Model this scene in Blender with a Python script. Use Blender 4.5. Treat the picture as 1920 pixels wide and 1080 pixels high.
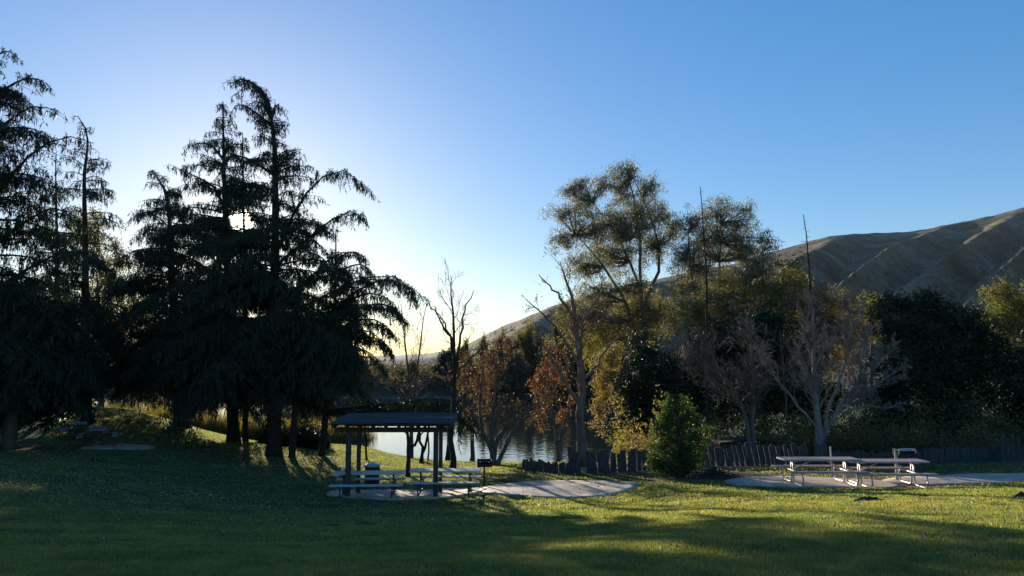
import bpy, math, random
import numpy as np
from mathutils import Vector

for o in list(bpy.data.objects): bpy.data.objects.remove(o)
SC = bpy.context.scene
COL = SC.collection
rnd = random.Random(7)
RG = np.random.default_rng(11)
PI = math.pi

# ---------------------------------------------------------------- camera
F = 1397.0                       # focal length in photo pixels (1920 wide)
PITCH = math.atan(150.0 / F)     # horizon at row 690
cam_d = bpy.data.cameras.new('camera'); cam = bpy.data.objects.new('camera', cam_d); COL.objects.link(cam)
cam_d.sensor_width = 36.0; cam_d.lens = F / 1920.0 * 36.0
cam_d.clip_start = 0.1; cam_d.clip_end = 30000
cam.location = (0, 0, 0); cam.rotation_euler = (PI / 2 + PITCH, 0, 0)
SC.camera = cam
CP, SP = math.cos(PITCH), math.sin(PITCH)
def at(px, py, Y):
    """photo pixel + distance ahead -> point"""
    dx = (px - 960) / F; dy = (540 - py) / F
    k = Y / (CP - SP * dy)
    return Vector((dx * k, Y, (SP + CP * dy) * k))

# ---------------------------------------------------------------- light
sun_v = at(453, 414, 100).normalized()
SUN_EL = math.asin(sun_v.z); SUN_AZ = math.atan2(sun_v.x, sun_v.y)
w = bpy.data.worlds.new('World'); SC.world = w; w.use_nodes = True
nt = w.node_tree; nt.nodes.clear()
def N(t, typ, **kw):
    n = t.nodes.new(typ)
    for k, v in kw.items(): setattr(n, k, v)
    return n
sky = N(nt, 'ShaderNodeTexSky', sky_type='NISHITA', sun_disc=False)
sky.sun_elevation = SUN_EL; sky.sun_rotation = SUN_AZ
sky.altitude = 200; sky.air_density = 1.0; sky.dust_density = 0.25; sky.ozone_density = 3.0
bg = N(nt, 'ShaderNodeBackground'); bg.inputs['Strength'].default_value = 0.10
wo = N(nt, 'ShaderNodeOutputWorld')
# the visible sun disc and its aureole, placed by direction in the sky
tc = N(nt, 'ShaderNodeTexCoord')
dt = N(nt, 'ShaderNodeVectorMath', operation='DOT_PRODUCT'); dt.inputs[1].default_value = sun_v
nt.links.new(tc.outputs['Generated'], dt.inputs[0])
def mapr(a, b, c, d, src, smooth=True):
    m = N(nt, 'ShaderNodeMapRange'); m.interpolation_type = 'SMOOTHSTEP' if smooth else 'LINEAR'
    for i, v in enumerate((a, b, c, d)): m.inputs[i + 1].default_value = v
    nt.links.new(src, m.inputs[0]); return m.outputs[0]
disc = mapr(math.cos(math.radians(1.0)), math.cos(math.radians(0.30)), 0, 60, dt.outputs['Value'])
aur = mapr(math.cos(math.radians(9)), 1.0, 0, 1.0, dt.outputs['Value'], False)
aup = N(nt, 'ShaderNodeMath', operation='POWER'); aup.inputs[1].default_value = 5.0; nt.links.new(aur, aup.inputs[0])
aum = N(nt, 'ShaderNodeMath', operation='MULTIPLY'); aum.inputs[1].default_value = 1.6; nt.links.new(aup.outputs[0], aum.inputs[0])
sm = N(nt, 'ShaderNodeMath', operation='ADD'); nt.links.new(disc, sm.inputs[0]); nt.links.new(aum.outputs[0], sm.inputs[1])
em = N(nt, 'ShaderNodeMixRGB', blend_type='MULTIPLY'); em.inputs[0].default_value = 1
em.inputs[1].default_value = (1.0, 0.86, 0.62, 1); nt.links.new(sm.outputs[0], em.inputs[2])
ad = N(nt, 'ShaderNodeMixRGB', blend_type='ADD'); ad.inputs[0].default_value = 1
hs = N(nt, 'ShaderNodeHueSaturation'); hs.inputs['Saturation'].default_value = 1.6; hs.inputs['Value'].default_value = 1.58; hs.inputs['Hue'].default_value = .512
gm = N(nt, 'ShaderNodeGamma'); gm.inputs['Gamma'].default_value = .62; nt.links.new(sky.outputs[0], gm.inputs['Color']); nt.links.new(gm.outputs[0], hs.inputs['Color'])
nt.links.new(hs.outputs[0], ad.inputs[1]); nt.links.new(em.outputs[0], ad.inputs[2])
nt.links.new(ad.outputs[0], bg.inputs['Color']); nt.links.new(bg.outputs[0], wo.inputs[0])

sl = bpy.data.lights.new('sun', 'SUN'); sl.energy = 5.0; sl.angle = math.radians(0.55); sl.color = (1.0, 0.86, 0.66)
so = bpy.data.objects.new('sun', sl); COL.objects.link(so); so.rotation_euler = sun_v.to_track_quat('Z', 'Y').to_euler()
so.location = (-30, 80, 60)
SC.view_settings.view_transform = 'Standard'; SC.view_settings.look = 'None'
SC.view_settings.gamma = 1.0; SC.view_settings.exposure = 1.0
SC.cycles.max_bounces = 6; SC.cycles.diffuse_bounces = 3; SC.cycles.transmission_bounces = 4; SC.cycles.volume_bounces = 0
SC.cycles.transparent_max_bounces = 4

# ---------------------------------------------------------------- materials
def ramp(t, src, stops):
    r = N(t, 'ShaderNodeValToRGB'); e = r.color_ramp.elements
    e[0].position, e[0].color = stops[0][0], (*stops[0][1], 1)
    e[1].position, e[1].color = stops[-1][0], (*stops[-1][1], 1)
    for p, c in stops[1:-1]:
        q = e.new(p); q.color = (*c, 1)
    t.links.new(src, r.inputs[0]); return r.outputs[0]
def noise(t, scale, detail=4, rough=.55, vec=None, dist=0):
    n = N(t, 'ShaderNodeTexNoise'); n.inputs['Scale'].default_value = scale; n.inputs['Detail'].default_value = detail
    n.inputs['Roughness'].default_value = rough; n.inputs['Distortion'].default_value = dist
    if vec is None:
        g = N(t, 'ShaderNodeNewGeometry'); vec = g.outputs['Position']
    t.links.new(vec, n.inputs['Vector']); return n.outputs[0]
def mixc(t, a, b, f, mode='MIX'):
    m = N(t, 'ShaderNodeMixRGB', blend_type=mode)
    for i, v in ((0, f), (1, a), (2, b)):
        if isinstance(v, (int, float)): m.inputs[i].default_value = v
        elif isinstance(v, tuple): m.inputs[i].default_value = (*v, 1)
        else: t.links.new(v, m.inputs[i])
    return m.outputs[0]
def mathn(t, op, a, b=None):
    m = N(t, 'ShaderNodeMath', operation=op)
    for i, v in enumerate((a, b)):
        if v is None: continue
        if isinstance(v, (int, float)): m.inputs[i].default_value = v
        else: t.links.new(v, m.inputs[i])
    return m.outputs[0]
def new_mat(name):
    m = bpy.data.materials.new(name); m.use_nodes = True; t = m.node_tree
    b = t.nodes['Principled BSDF']; return m, t, b
def bump(t, b, h, strength=.4, dist=.02):
    n = N(t, 'ShaderNodeBump'); n.inputs['Strength'].default_value = strength; n.inputs['Distance'].default_value = dist
    t.links.new(h, n.inputs['Height']); t.links.new(n.outputs[0], b.inputs['Normal'])
def surf(name, c1, c2, scale=6, rough=.8, metal=0, bs=.4, bd=.01, stretch=None, spec=.3):
    m, t, b = new_mat(name)
    v = None
    if stretch:
        tcn = N(t, 'ShaderNodeTexCoord'); mp = N(t, 'ShaderNodeMapping'); mp.inputs['Scale'].default_value = stretch
        t.links.new(tcn.outputs['Object'], mp.inputs['Vector']); v = mp.outputs[0]
    n = noise(t, scale, 5, .6, v)
    t.links.new(ramp(t, n, [(.32, c1), (.68, c2)]), b.inputs['Base Color'])
    b.inputs['Roughness'].default_value = rough; b.inputs['Metallic'].default_value = metal
    b.inputs['Specular IOR Level'].default_value = spec
    bump(t, b, n, bs, bd); return m
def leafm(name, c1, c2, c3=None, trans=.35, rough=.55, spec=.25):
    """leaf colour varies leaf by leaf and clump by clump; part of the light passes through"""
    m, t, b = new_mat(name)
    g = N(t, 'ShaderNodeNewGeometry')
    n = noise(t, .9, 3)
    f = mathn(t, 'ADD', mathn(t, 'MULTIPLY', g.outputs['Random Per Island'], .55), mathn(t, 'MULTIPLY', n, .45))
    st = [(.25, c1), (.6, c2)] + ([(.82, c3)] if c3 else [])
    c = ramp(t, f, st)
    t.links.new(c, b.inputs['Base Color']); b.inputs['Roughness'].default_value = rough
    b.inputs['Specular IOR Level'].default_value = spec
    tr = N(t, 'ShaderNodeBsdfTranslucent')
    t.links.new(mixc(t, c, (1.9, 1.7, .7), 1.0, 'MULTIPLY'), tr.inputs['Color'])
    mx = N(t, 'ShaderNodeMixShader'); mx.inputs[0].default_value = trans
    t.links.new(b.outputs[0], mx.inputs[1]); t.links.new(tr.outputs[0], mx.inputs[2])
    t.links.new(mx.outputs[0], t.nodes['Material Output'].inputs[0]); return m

M = {}
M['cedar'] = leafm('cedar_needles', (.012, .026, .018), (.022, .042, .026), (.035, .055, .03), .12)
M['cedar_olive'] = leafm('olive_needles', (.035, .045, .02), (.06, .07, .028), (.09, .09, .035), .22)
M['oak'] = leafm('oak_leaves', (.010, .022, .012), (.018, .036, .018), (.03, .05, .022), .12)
M['olive'] = leafm('olive_leaves', (.085, .09, .04), (.14, .135, .055), (.22, .19, .085), .5)
M['euc'] = leafm('eucalyptus_leaves', (.07, .08, .058), (.12, .13, .095), (.25, .24, .18), .45, .45, .4)
M['willow'] = leafm('willow_leaves', (.08, .09, .035), (.13, .14, .05), (.19, .18, .07), .42)
M['yellow'] = leafm('yellow_leaves', (.12, .105, .05), (.20, .17, .08), (.29, .25, .14), .4)
M['orange'] = leafm('orange_leaves', (.09, .06, .035), (.14, .09, .045), (.19, .13, .065), .35)
M['red'] = leafm('red_leaves', (.10, .055, .04), (.15, .078, .052), (.19, .11, .075), .35)
M['brown'] = leafm('brown_leaves', (.09, .07, .045), (.14, .11, .07), (.2, .155, .1), .4)
M['greyb'] = leafm('grey_brown_twiggery', (.06, .052, .04), (.09, .08, .06), (.13, .11, .08), .3)
M['laurel'] = leafm('glossy_bush_leaves', (.03, .06, .02), (.055, .095, .03), (.10, .16, .05), .42, .5, .2)
M['reed'] = leafm('reeds', (.10, .10, .03), (.17, .15, .05), (.26, .21, .09), .4)
M['litter'] = leafm('fallen_leaves', (.12, .08, .05), (.24, .17, .11), (.50, .40, .30), .25)
M['scrub'] = leafm('dry_scrub', (.09, .07, .04), (.16, .12, .06), (.28, .2, .1), .35)
M['hillscrub'] = leafm('hill_scrub', (.03, .035, .018), (.045, .05, .025), (.06, .06, .03), .1)
M['bark_dark'] = surf('dark_bark', (.018, .014, .011), (.045, .036, .028), 9, .95, 0, .8, .03, (1, 1, .25))
M['bark'] = surf('grey_bark', (.07, .058, .048), (.15, .125, .105), 8, .9, 0, .7, .02, (1, 1, .3))
M['bark_pale'] = surf('pale_bark', (.12, .105, .095), (.24, .21, .19), 7, .85, 0, .5, .015, (1, 1, .4))
M['bark_red'] = surf('reddish_bark', (.10, .05, .035), (.24, .15, .11), 7, .9, 0, .6, .02, (1, 1, .3))
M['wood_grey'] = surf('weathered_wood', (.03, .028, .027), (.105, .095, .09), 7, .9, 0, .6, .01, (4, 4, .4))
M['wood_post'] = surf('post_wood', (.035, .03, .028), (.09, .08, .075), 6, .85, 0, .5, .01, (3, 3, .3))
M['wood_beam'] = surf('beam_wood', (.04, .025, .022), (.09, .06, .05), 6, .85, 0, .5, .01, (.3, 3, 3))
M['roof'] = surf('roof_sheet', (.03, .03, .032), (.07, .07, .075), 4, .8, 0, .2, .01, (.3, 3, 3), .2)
M['plank_green'] = surf('pale_green_planks', (.34, .40, .36), (.50, .56, .51), 5, .5, 0, .3, .004, (.3, 5, 5), .4)
M['plank_red'] = surf('faded_maroon_planks', (.30, .20, .195), (.46, .34, .32), 5, .42, 0, .3, .004, (.3, 5, 5), .5)
M['plank_edge'] = surf('bare_plank_ends', (.42, .36, .32), (.60, .54, .48), 8, .7, 0, .2, .004)
M['plank_grey'] = surf('old_grey_planks', (.17, .165, .155), (.30, .29, .27), 5, .6, 0, .3, .004, (.3, 5, 5), .2)
M['pipe'] = surf('galvanised_pipe', (.38, .34, .32), (.58, .53, .50), 12, .42, .6, .1, .002)
M['pipe_dark'] = surf('dark_painted_pipe', (.03, .035, .04), (.07, .08, .09), 12, .4, .3, .1, .002)
M['iron'] = surf('black_grill_iron', (.012, .012, .012), (.03, .028, .026), 14, .6, .4, .3, .003)
M['steel'] = surf('pale_grill_steel', (.30, .31, .33), (.48, .49, .50), 9, .45, .5, .2, .003)
M['barrel'] = surf('teal_barrel_paint', (.012, .03, .03), (.02, .045, .045), 6, .5, 0, .2, .004)
M['lid'] = surf('barrel_lid', (.22, .30, .31), (.42, .48, .48), 6, .35, .2, .2, .004, None, .6)
M['soil'] = surf('dug_soil', (.035, .025, .018), (.085, .06, .042), 9, .95, 0, .8, .03)
M['whitepaint'] = surf('pale_stake', (.4, .37, .32), (.6, .56, .5), 9, .7)

# ---------------------------------------------------------------- mesh helpers
class MB:
    def __init__(s): s.v = []; s.f = {3: [], 4: []}; s.n = 0
    def add(s, V, Fc):
        V = np.asarray(V, dtype=np.float64).reshape(-1, 3); Fc = np.asarray(Fc, dtype=np.int64)
        if len(V) == 0: return
        s.v.append(V); s.f[Fc.shape[1]].append(Fc + s.n); s.n += len(V)
    def build(s, name, mat, parent=None, loc=None, smooth=True):
        me = bpy.data.meshes.new(name)
        V = np.concatenate(s.v) if s.v else np.zeros((0, 3))
        if loc is not None: V = V - np.asarray(loc)
        me.vertices.add(len(V)); me.vertices.foreach_set('co', V.astype(np.float32).ravel())
        li, st, k = [], [], 0
        for c in (3, 4):
            if s.f[c]:
                A = np.concatenate(s.f[c]); li.append(A.ravel()); st.append(k + np.arange(len(A)) * c); k += A.size
        li = np.concatenate(li); st = np.concatenate(st)
        me.loops.add(len(li)); me.loops.foreach_set('vertex_index', li.astype(np.int32))
        me.polygons.add(len(st)); me.polygons.foreach_set('loop_start', st.astype(np.int32))
        me.update(calc_edges=True)
        me.polygons.foreach_set('use_smooth', np.full(len(st), smooth)); me.materials.append(mat)
        o = bpy.data.objects.new(name, me); COL.objects.link(o)
        if parent is not None: o.parent = parent
        elif loc is not None: o.location = loc
        return o
def tubes(mb, P, R, sides=5):
    """P (n,k,3) paths, R (n,k) radii"""
    P = np.asarray(P, float); R = np.asarray(R, float)
    if P.ndim == 2: P = P[None]; R = R[None]
    n, k, _ = P.shape
    if n == 0: return
    T = np.empty_like(P); T[:, 1:-1] = P[:, 2:] - P[:, :-2]; T[:, 0] = P[:, 1] - P[:, 0]; T[:, -1] = P[:, -1] - P[:, -2]
    T /= np.linalg.norm(T, axis=2, keepdims=True) + 1e-9
    ov = P[:, -1] - P[:, 0]
    ref = np.where((np.abs(ov[:, 2]) > .8 * np.linalg.norm(ov, axis=1))[:, None], [1., .13, 0], [.07, .05, 1.])[:, None, :]
    A = np.cross(T, ref); A /= np.linalg.norm(A, axis=2, keepdims=True) + 1e-9
    B = np.cross(T, A)
    a = np.arange(sides) * 2 * PI / sides
    V = P[:, :, None] + R[:, :, None, None] * (A[:, :, None] * np.cos(a)[None, None, :, None] + B[:, :, None] * np.sin(a)[None, None, :, None])
    i = np.arange(n)[:, None, None] * k * sides + np.arange(k - 1)[None, :, None] * sides
    j = np.arange(sides)[None, None]; j2 = (j + 1) % sides
    Q = np.stack([i + j, i + j2, i + sides + j2, i + sides + j], -1).reshape(-1, 4)
    mb.add(V.reshape(-1, 3), Q)
    # end caps
    if sides == 4:
        base = np.arange(n)[:, None] * k * sides
        mb.f[4].append(np.concatenate([base + np.array([[3, 2, 1, 0]]), base + (k - 1) * sides + np.array([[0, 1, 2, 3]])]) + mb.n - n * k * sides)
    else:
        base = (np.arange(n) * k * sides)[:, None]
        fan = np.array([[0, q + 1, q] for q in range(1, sides - 1)]).reshape(1, -1)
        fan2 = np.array([[0, q, q + 1] for q in range(1, sides - 1)]).reshape(1, -1) + (k - 1) * sides
        mb.f[3].append(np.concatenate([(base + fan).reshape(-1, 3), (base + fan2).reshape(-1, 3)]) + mb.n - n * k * sides)
def box(mb, c, s, rot=0, tilt=(0, 0)):
    x, y, z = np.array(s) / 2
    V = np.array([[a, b, d] for d in (-z, z) for a, b in ((-x, -y), (x, -y), (x, y), (-x, y))])
    tx, ty = tilt
    V[:, 0] += V[:, 2] * tx; V[:, 1] += V[:, 2] * ty
    cr, sr = math.cos(rot), math.sin(rot)
    V = V @ np.array([[cr, sr, 0], [-sr, cr, 0], [0, 0, 1]]) + np.array(c)
    mb.add(V, [[0, 3, 2, 1], [4, 5, 6, 7], [0, 1, 5, 4], [1, 2, 6, 5], [2, 3, 7, 6], [3, 0, 4, 7]])
def blades(mb, C, D, L, W, sway=None):
    """leaf quads: centre-base C, direction D, length L, width W; a diamond with slight fold"""
    n = len(C)
    if n == 0: return
    D = D / (np.linalg.norm(D, axis=1, keepdims=True) + 1e-9)
    r = RG.normal(size=(n, 3)); S = np.cross(D, r); S /= np.linalg.norm(S, axis=1, keepdims=True) + 1e-9
    L = np.broadcast_to(np.asarray(L, float), (n,))[:, None]; W = np.broadcast_to(np.asarray(W, float), (n,))[:, None]
    up = np.cross(S, D) * L * .12
    V = np.stack([C, C + D * L * .45 + S * W * .5 + up, C + D * L, C + D * L * .45 - S * W * .5 + up], 1)
    mb.add(V.reshape(-1, 3), np.arange(n * 4).reshape(n, 4))
def rdir(n): 
    v = RG.normal(size=(n, 3)); return v / np.linalg.norm(v, axis=1, keepdims=True)
def resample(P, k):
    P = np.asarray(P, float)
    d = np.r_[0, np.cumsum(np.linalg.norm(np.diff(P, axis=0), axis=1))]
    # smooth (Catmull-like) by cubic hermite on each coord
    t = np.linspace(0, d[-1], k); out = np.empty((k, 3))
    m = np.gradient(P, d, axis=0) if len(P) > 2 else np.repeat((P[1:] - P[:-1]) / d[-1], 2, 0)
    i = np.clip(np.searchsorted(d, t, 'right') - 1, 0, len(P) - 2)
    h = (d[i + 1] - d[i])[:, None]; s = ((t - d[i])[:, None]) / h
    return (2*s**3 - 3*s**2 + 1) * P[i] + (s**3 - 2*s**2 + s) * h * m[i] + (-2*s**3 + 3*s**2) * P[i+1] + (s**3 - s**2) * h * m[i+1]
def tag(o, label=None, cat=None, group=None, kind=None):
    if label: o['label'] = label
    if cat: o['category'] = cat
    if group: o['group'] = group
    if kind: o['kind'] = kind
    return o
def empty(name, loc, label, cat, group=None, rz=0):
    o = bpy.data.objects.new(name, None); COL.objects.link(o); o.location = loc; o.rotation_euler.z = rz
    o.empty_display_size = .3
    return tag(o, label, cat, group)

# ---------------------------------------------------------------- terrain
LAKE = -6.0
CTRL = [(-14,-12,-1.3),(14,-12,-1.3),(-12,0,-1.6),(0,0,-1.6),(12,0,-1.6),(-5,6,-1.6),(0,6,-1.6),(5,6,-1.6),(-5,8,-1.9),(0,8,-1.92),(5,8,-1.74),
 (-10,11,-2.2),(0,11,-2.45),(7,11,-2.15),(-9,15,-2.75),(-3,15,-3.05),(2,15,-3.0),(9,15,-2.6),(18,15,-2.5),
 (-13,21,-3.0),(-5,20.5,-3.85),(2,20.5,-3.8),(9,20,-3.25),(3,28.3,-4.16),(3,23.8,-4.1),(0,28.5,-4.2),(16,20,-3.15),(20,20,-3.0),
 (-22,30,-3.35),(-14,28,-3.6),(-5.7,25.5,-4.25),(-2.6,25.5,-4.25),(-4,28,-4.45),(1,26,-4.12),(3.4,26,-4.05),(6,25,-3.75),(9,23.5,-3.6),(13,24,-3.65),(17,25,-3.6),(22,26,-3.5),
 (-18.8,36,-3.7),(-26,40,-3.6),(-22,50,-3.78),(-16,43,-4.15),(-11.5,36,-4.35),(-9,38,-4.6),(-30,60,-3.6),(-40,58,-3.3),(-25,56,-4.0),(-18.5,50,-4.7),
 (-34,70,-6.6),(-25,66,-6.4),(-17,60,-6.1),(-10.7,57,-6.0),(-3.85,48.5,-6.0),(-6,40,-5.0),(-3,33,-4.8),(0,48,-6.0),(.5,36,-4.7),(3,31,-4.25),(6,32,-4.15),(4,44,-5.5),(7,50,-6.1),
 (-5,57,-7.6),(3,58,-7.6),(-15,75,-8.5),(-30,85,-8.5),(8,70,-7.8),(10,48,-5.2),(14,60,-5.4),(21,80,-5),(12,40,-4.6),(9,32,-4.08),(13,32,-4.08),(19,30,-3.78),(25,35,-3.7),(24,50,-4.2),(40,60,-3.5),(40,40,-3),
 (0,100,-9),(-60,110,-9),(-25,130,-9),(17,100,-7.4),(24,100,-5),(11,56,-5.5),(13,66,-5.7),(-60,152,-6),(-30,152,-6),(0,152,-6),(18,150,-6.2),(-60,160,-4.4),(-30,160,-4.6),(0,160,-4.6),(30,155,-4),(50,120,-3.5),(80,100,-2),
 (-70,60,-2.5),(-90,100,-6),(-110,150,-5),(0,250,-3),(-100,250,-3),(-250,450,0),(0,450,0),(60,200,-2),(150,300,4),(300,300,20),(0,900,3),(-600,900,3),(600,900,20),(0,3000,0),(-2000,3000,0),(2000,3000,0),
 (0,9000,0),(-6000,9000,0),(6000,9000,0)]
CT = np.array(CTRL, float)
def warp(x, y):
    y = np.maximum(y, -20.)
    return np.stack([x / (y + 28) * 1.6, np.log(y + 28) * 1.0], -1)
CW = warp(CT[:, 0], CT[:, 1])
def tps(r2): return r2 * np.log(r2 + 1e-9) * .5
nC = len(CT)
K = tps(((CW[:, None] - CW[None]) ** 2).sum(-1)) + np.eye(nC) * 2e-4
Pm = np.c_[np.ones(nC), CW]
Asys = np.block([[K, Pm], [Pm.T, np.zeros((3, 3))]])
Wt = np.linalg.solve(Asys, np.r_[CT[:, 2], 0, 0, 0])
def hash_noise(x, y, s):
    return (np.sin(x * s * 1.7 + 1.3 * np.sin(y * s * 1.1 + 2)) * np.cos(y * s * 1.9 + 1.1 * np.sin(x * s * .8)))
def ground_z(x, y):
    x = np.asarray(x, float); y = np.asarray(y, float); shp = np.broadcast(x, y).shape
    x = np.broadcast_to(x, shp).ravel(); y = np.broadcast_to(y, shp).ravel()
    out = np.empty(len(x))
    for i in range(0, len(x), 60000):
        Wp = warp(x[i:i+60000], y[i:i+60000])
        D = tps(((Wp[:, None] - CW[None]) ** 2).sum(-1))
        out[i:i+60000] = D @ Wt[:nC] + Wt[nC] + Wp @ Wt[nC+1:]
    far = np.clip((y - 12) / 60, 0, 1)
    out += .018 * hash_noise(x, y, 1.3) + .03 * hash_noise(x + 3, y, .5) + far * .12 * hash_noise(x, y + 5, .22)
    return out.reshape(shp)
def gz(x, y): return float(ground_z(np.array([x]), np.array([y]))[0])
def on(px, Y, dz=0):
    x = (px - 960) / F * Y   # near enough: pitch is small
    x = at(px, 780, Y).x
    return Vector((x, Y, gz(x, Y) + dz))

ELL = []   # bare-earth ellipses (x, y, rx, ry)
def build_ground():
    ys = [-14.0]
    while ys[-1] < 9000:
        y = ys[-1]; ys.append(y + max(.16, (abs(y) * .012 if y < 300 else y * .05)))
    ys = np.array(ys); nx = 300
    t = np.linspace(-1, 1, nx); t = t * .75 + .25 * t ** 3
    X = t[None] * (13 + .98 * np.maximum(ys, 0) * np.where(ys > 300, 1.4, 1.05))[:, None]; Y = np.repeat(ys[:, None], nx, 1)
    Z = ground_z(X, Y)
    # concrete pads sit on the surface: keep lumps out of them
    dirt = np.zeros_like(X)
    for (ex, ey, rx, ry, s) in ELL:
        d = np.sqrt(((X - ex) / rx) ** 2 + ((Y - ey) / ry) ** 2)
        dirt = np.maximum(dirt, np.clip((1.25 - d) / .5, 0, 1) * s)
    shore = np.clip((-5.55 - Z) / .35, 0, 1); farl = np.clip((Y - 120) / 20, 0, 1)
    dirt = np.maximum(dirt, shore * .9)
    mb = MB(); nr = len(ys)
    i = np.arange(nr - 1)[:, None] * nx + np.arange(nx - 1)[None]
    mb.add(np.stack([X, Y, Z], -1).reshape(-1, 3), np.stack([i, i + 1, i + nx + 1, i + nx], -1).reshape(-1, 4))
    m, tt, b = new_mat('lawn_soil')
    a = N(tt, 'ShaderNodeAttribute', attribute_name='dirt'); a2 = N(tt, 'ShaderNodeAttribute', attribute_name='wild')
    n1 = noise(tt, .35, 5, .6); n2 = noise(tt, 7, 6, .7); n3 = noise(tt, 60, 3, .7)
    gcol = ramp(tt, n1, [(.35, (.032, .058, .026)), (.5, (.045, .078, .034)), (.66, (.08, .09, .042))])
    gcol = mixc(tt, gcol, ramp(tt, n2, [(.3, (.4, .4, .4)), (.7, (1.35, 1.3, 1.2))]), .8, 'MULTIPLY')
    scol = ramp(tt, n2, [(.3, (.06, .038, .024)), (.5, (.12, .075, .045)), (.72, (.19, .125, .075))])
    wcol = ramp(tt, noise(tt, .05, 6, .6), [(.35, (.03, .03, .014)), (.55, (.06, .05, .026)), (.75, (.14, .11, .065))])
    fd = mathn(tt, 'ADD', a.outputs['Fac'], mathn(tt, 'MULTIPLY', mathn(tt, 'SUBTRACT', n2, .5), 1.5))
    fd = ramp(tt, fd, [(.38, (0, 0, 0)), (.62, (1, 1, 1))])
    c = mixc(tt, gcol, wcol, a2.outputs['Fac']); c = mixc(tt, c, scol, mathn(tt, 'MULTIPLY', fd, 1))
    tt.links.new(c, b.inputs['Base Color']); b.inputs['Roughness'].default_value = .95; b.inputs['Specular IOR Level'].default_value = .1
    bump(tt, b, mathn(tt, 'ADD', n2, mathn(tt, 'MULTIPLY', n3, .5)), .8, .04)
    o = mb.build('ground', m); tag(o, kind='structure')
    at_ = o.data.attributes.new('dirt', 'FLOAT', 'POINT'); at_.data.foreach_set('value', dirt.astype(np.float32).ravel())
    at_ = o.data.attributes.new('wild', 'FLOAT', 'POINT'); at_.data.foreach_set('value', farl.astype(np.float32).ravel())

def build_water():
    mb = MB()
    xs = np.linspace(-260, 60, 9); yy = np.linspace(40, 175, 9)
    X, Y = np.meshgrid(xs, yy); i = np.arange(8)[:, None] * 9 + np.arange(8)[None]
    mb.add(np.stack([X, Y, np.full_like(X, LAKE)], -1).reshape(-1, 3), np.stack([i, i + 1, i + 10, i + 9], -1).reshape(-1, 4))
    m, t, b = new_mat('lake_water')
    b.inputs['Base Color'].default_value = (.018, .028, .03, 1); b.inputs['Roughness'].default_value = .035; b.inputs['IOR'].default_value = 1.45
    b.inputs['Specular IOR Level'].default_value = .6
    tcn = N(t, 'ShaderNodeTexCoord'); mp = N(t, 'ShaderNodeMapping'); mp.inputs['Scale'].default_value = (1, .6, 1)
    t.links.new(tcn.outputs['Object'], mp.inputs['Vector'])
    bump(t, b, noise(t, 1.9, 3, .5, mp.outputs[0]), .38, .032)
    o = mb.build('lake', m); tag(o, kind='structure')

# hill on the right: skyline as seen, spurs run down to the left
RX = [780, 870, 940, 985, 1040, 1120, 1250, 1370, 1480, 1560, 1640, 1700, 1760, 1840, 1920, 2100, 2400, 3000]
RYp = [690, 648, 614, 596, 573, 548, 520, 495, 463, 441, 434, 434, 425, 408, 390, 350, 320, 300]
def build_hill():
    top = 1400.0
    ys = np.r_[np.geomspace(185, 1440, 400), np.linspace(1470, 2400, 24)]
    px, Y = np.meshgrid(np.linspace(760, 2650, 620), ys); X = (px - 960) / F * Y
    py = np.interp(px, RX, RYp); zr = (690 - py) / F * top * 1.0
    s = np.clip((Y - 185) / (top - 185), 0, 1); S = s ** 1.3
    H = -9 + (zr + 9) * S
    # spurs
    d = np.array([-.56, -.828]); q = X * (-d[1]) + Y * d[0]        # across the spurs
    al = X * d[0] + Y * d[1]
    qq = q + 16 * np.sin(al / 230.0) + 2.5 * np.sin(al / 80. + 1) + 1. * np.sin(al / 31.)
    def ridged(v): 
        f = v - np.floor(v); return 1 - np.abs(f - .66) / np.where(f < .66, .66, .34)
    vv = 690 - (690 - py) * (top / Y) * S; cc = vv + .60 * px + 5 * np.sin(px / 60.0) + 3 * np.sin(vv / 21. + px / 130.)
    def smr(v): r_ = ridged(v); return r_ * r_ * (2.2 - 1.2 * r_)
    R = (smr((cc - 1480) / 88.0 + .64 + .18 * np.sin(cc / 61.)) * 34 + smr((cc - 1480) / 31.0 + .3) * 5) * np.clip(Y / 900, .35, 1.1)
    amp = np.clip(s * 4, 0, 1) * np.clip((1 - s) * 2.6 + .02, 0, 1) * np.clip((zr) / 150, .25, 1)
    H += (R - 18) * amp
    H += 1.0 * hash_noise(X, Y, .03) + .6 * hash_noise(X + 9, Y, .09)
    H -= np.clip((Y - top) / 600, 0, 1) * 200
    H -= np.clip((830 - px) / 60, 0, 1) * 40
    mb = MB(); nr, nx = X.shape
    i = np.arange(nr - 1)[:, None] * nx + np.arange(nx - 1)[None]
    mb.add(np.stack([X, Y, H], -1).reshape(-1, 3), np.stack([i, i + 1, i + nx + 1, i + nx], -1).reshape(-1, 4))
    m, t, b = new_mat('dry_hill_grass')
    n1 = noise(t, .009, 8, .68, dist=.6); n2 = noise(t, .16, 7, .75)
    c = ramp(t, n1, [(.36, (.05, .052, .03)), (.46, (.115, .105, .062)), (.62, (.25, .205, .135))])
    c = mixc(t, c, ramp(t, n2, [(.40, (.22, .26, .2)), (.52, (1.05, 1.02, 1))]), .9, 'MULTIPLY')
    t.links.new(c, b.inputs['Base Color']); b.inputs['Roughness'].default_value = .95; b.inputs['Specular IOR Level'].default_value = .1
    bump(t, b, n2, .6, 2.0)
    o = mb.build('hill', m); tag(o, kind='structure')
    return X, Y, H
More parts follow.
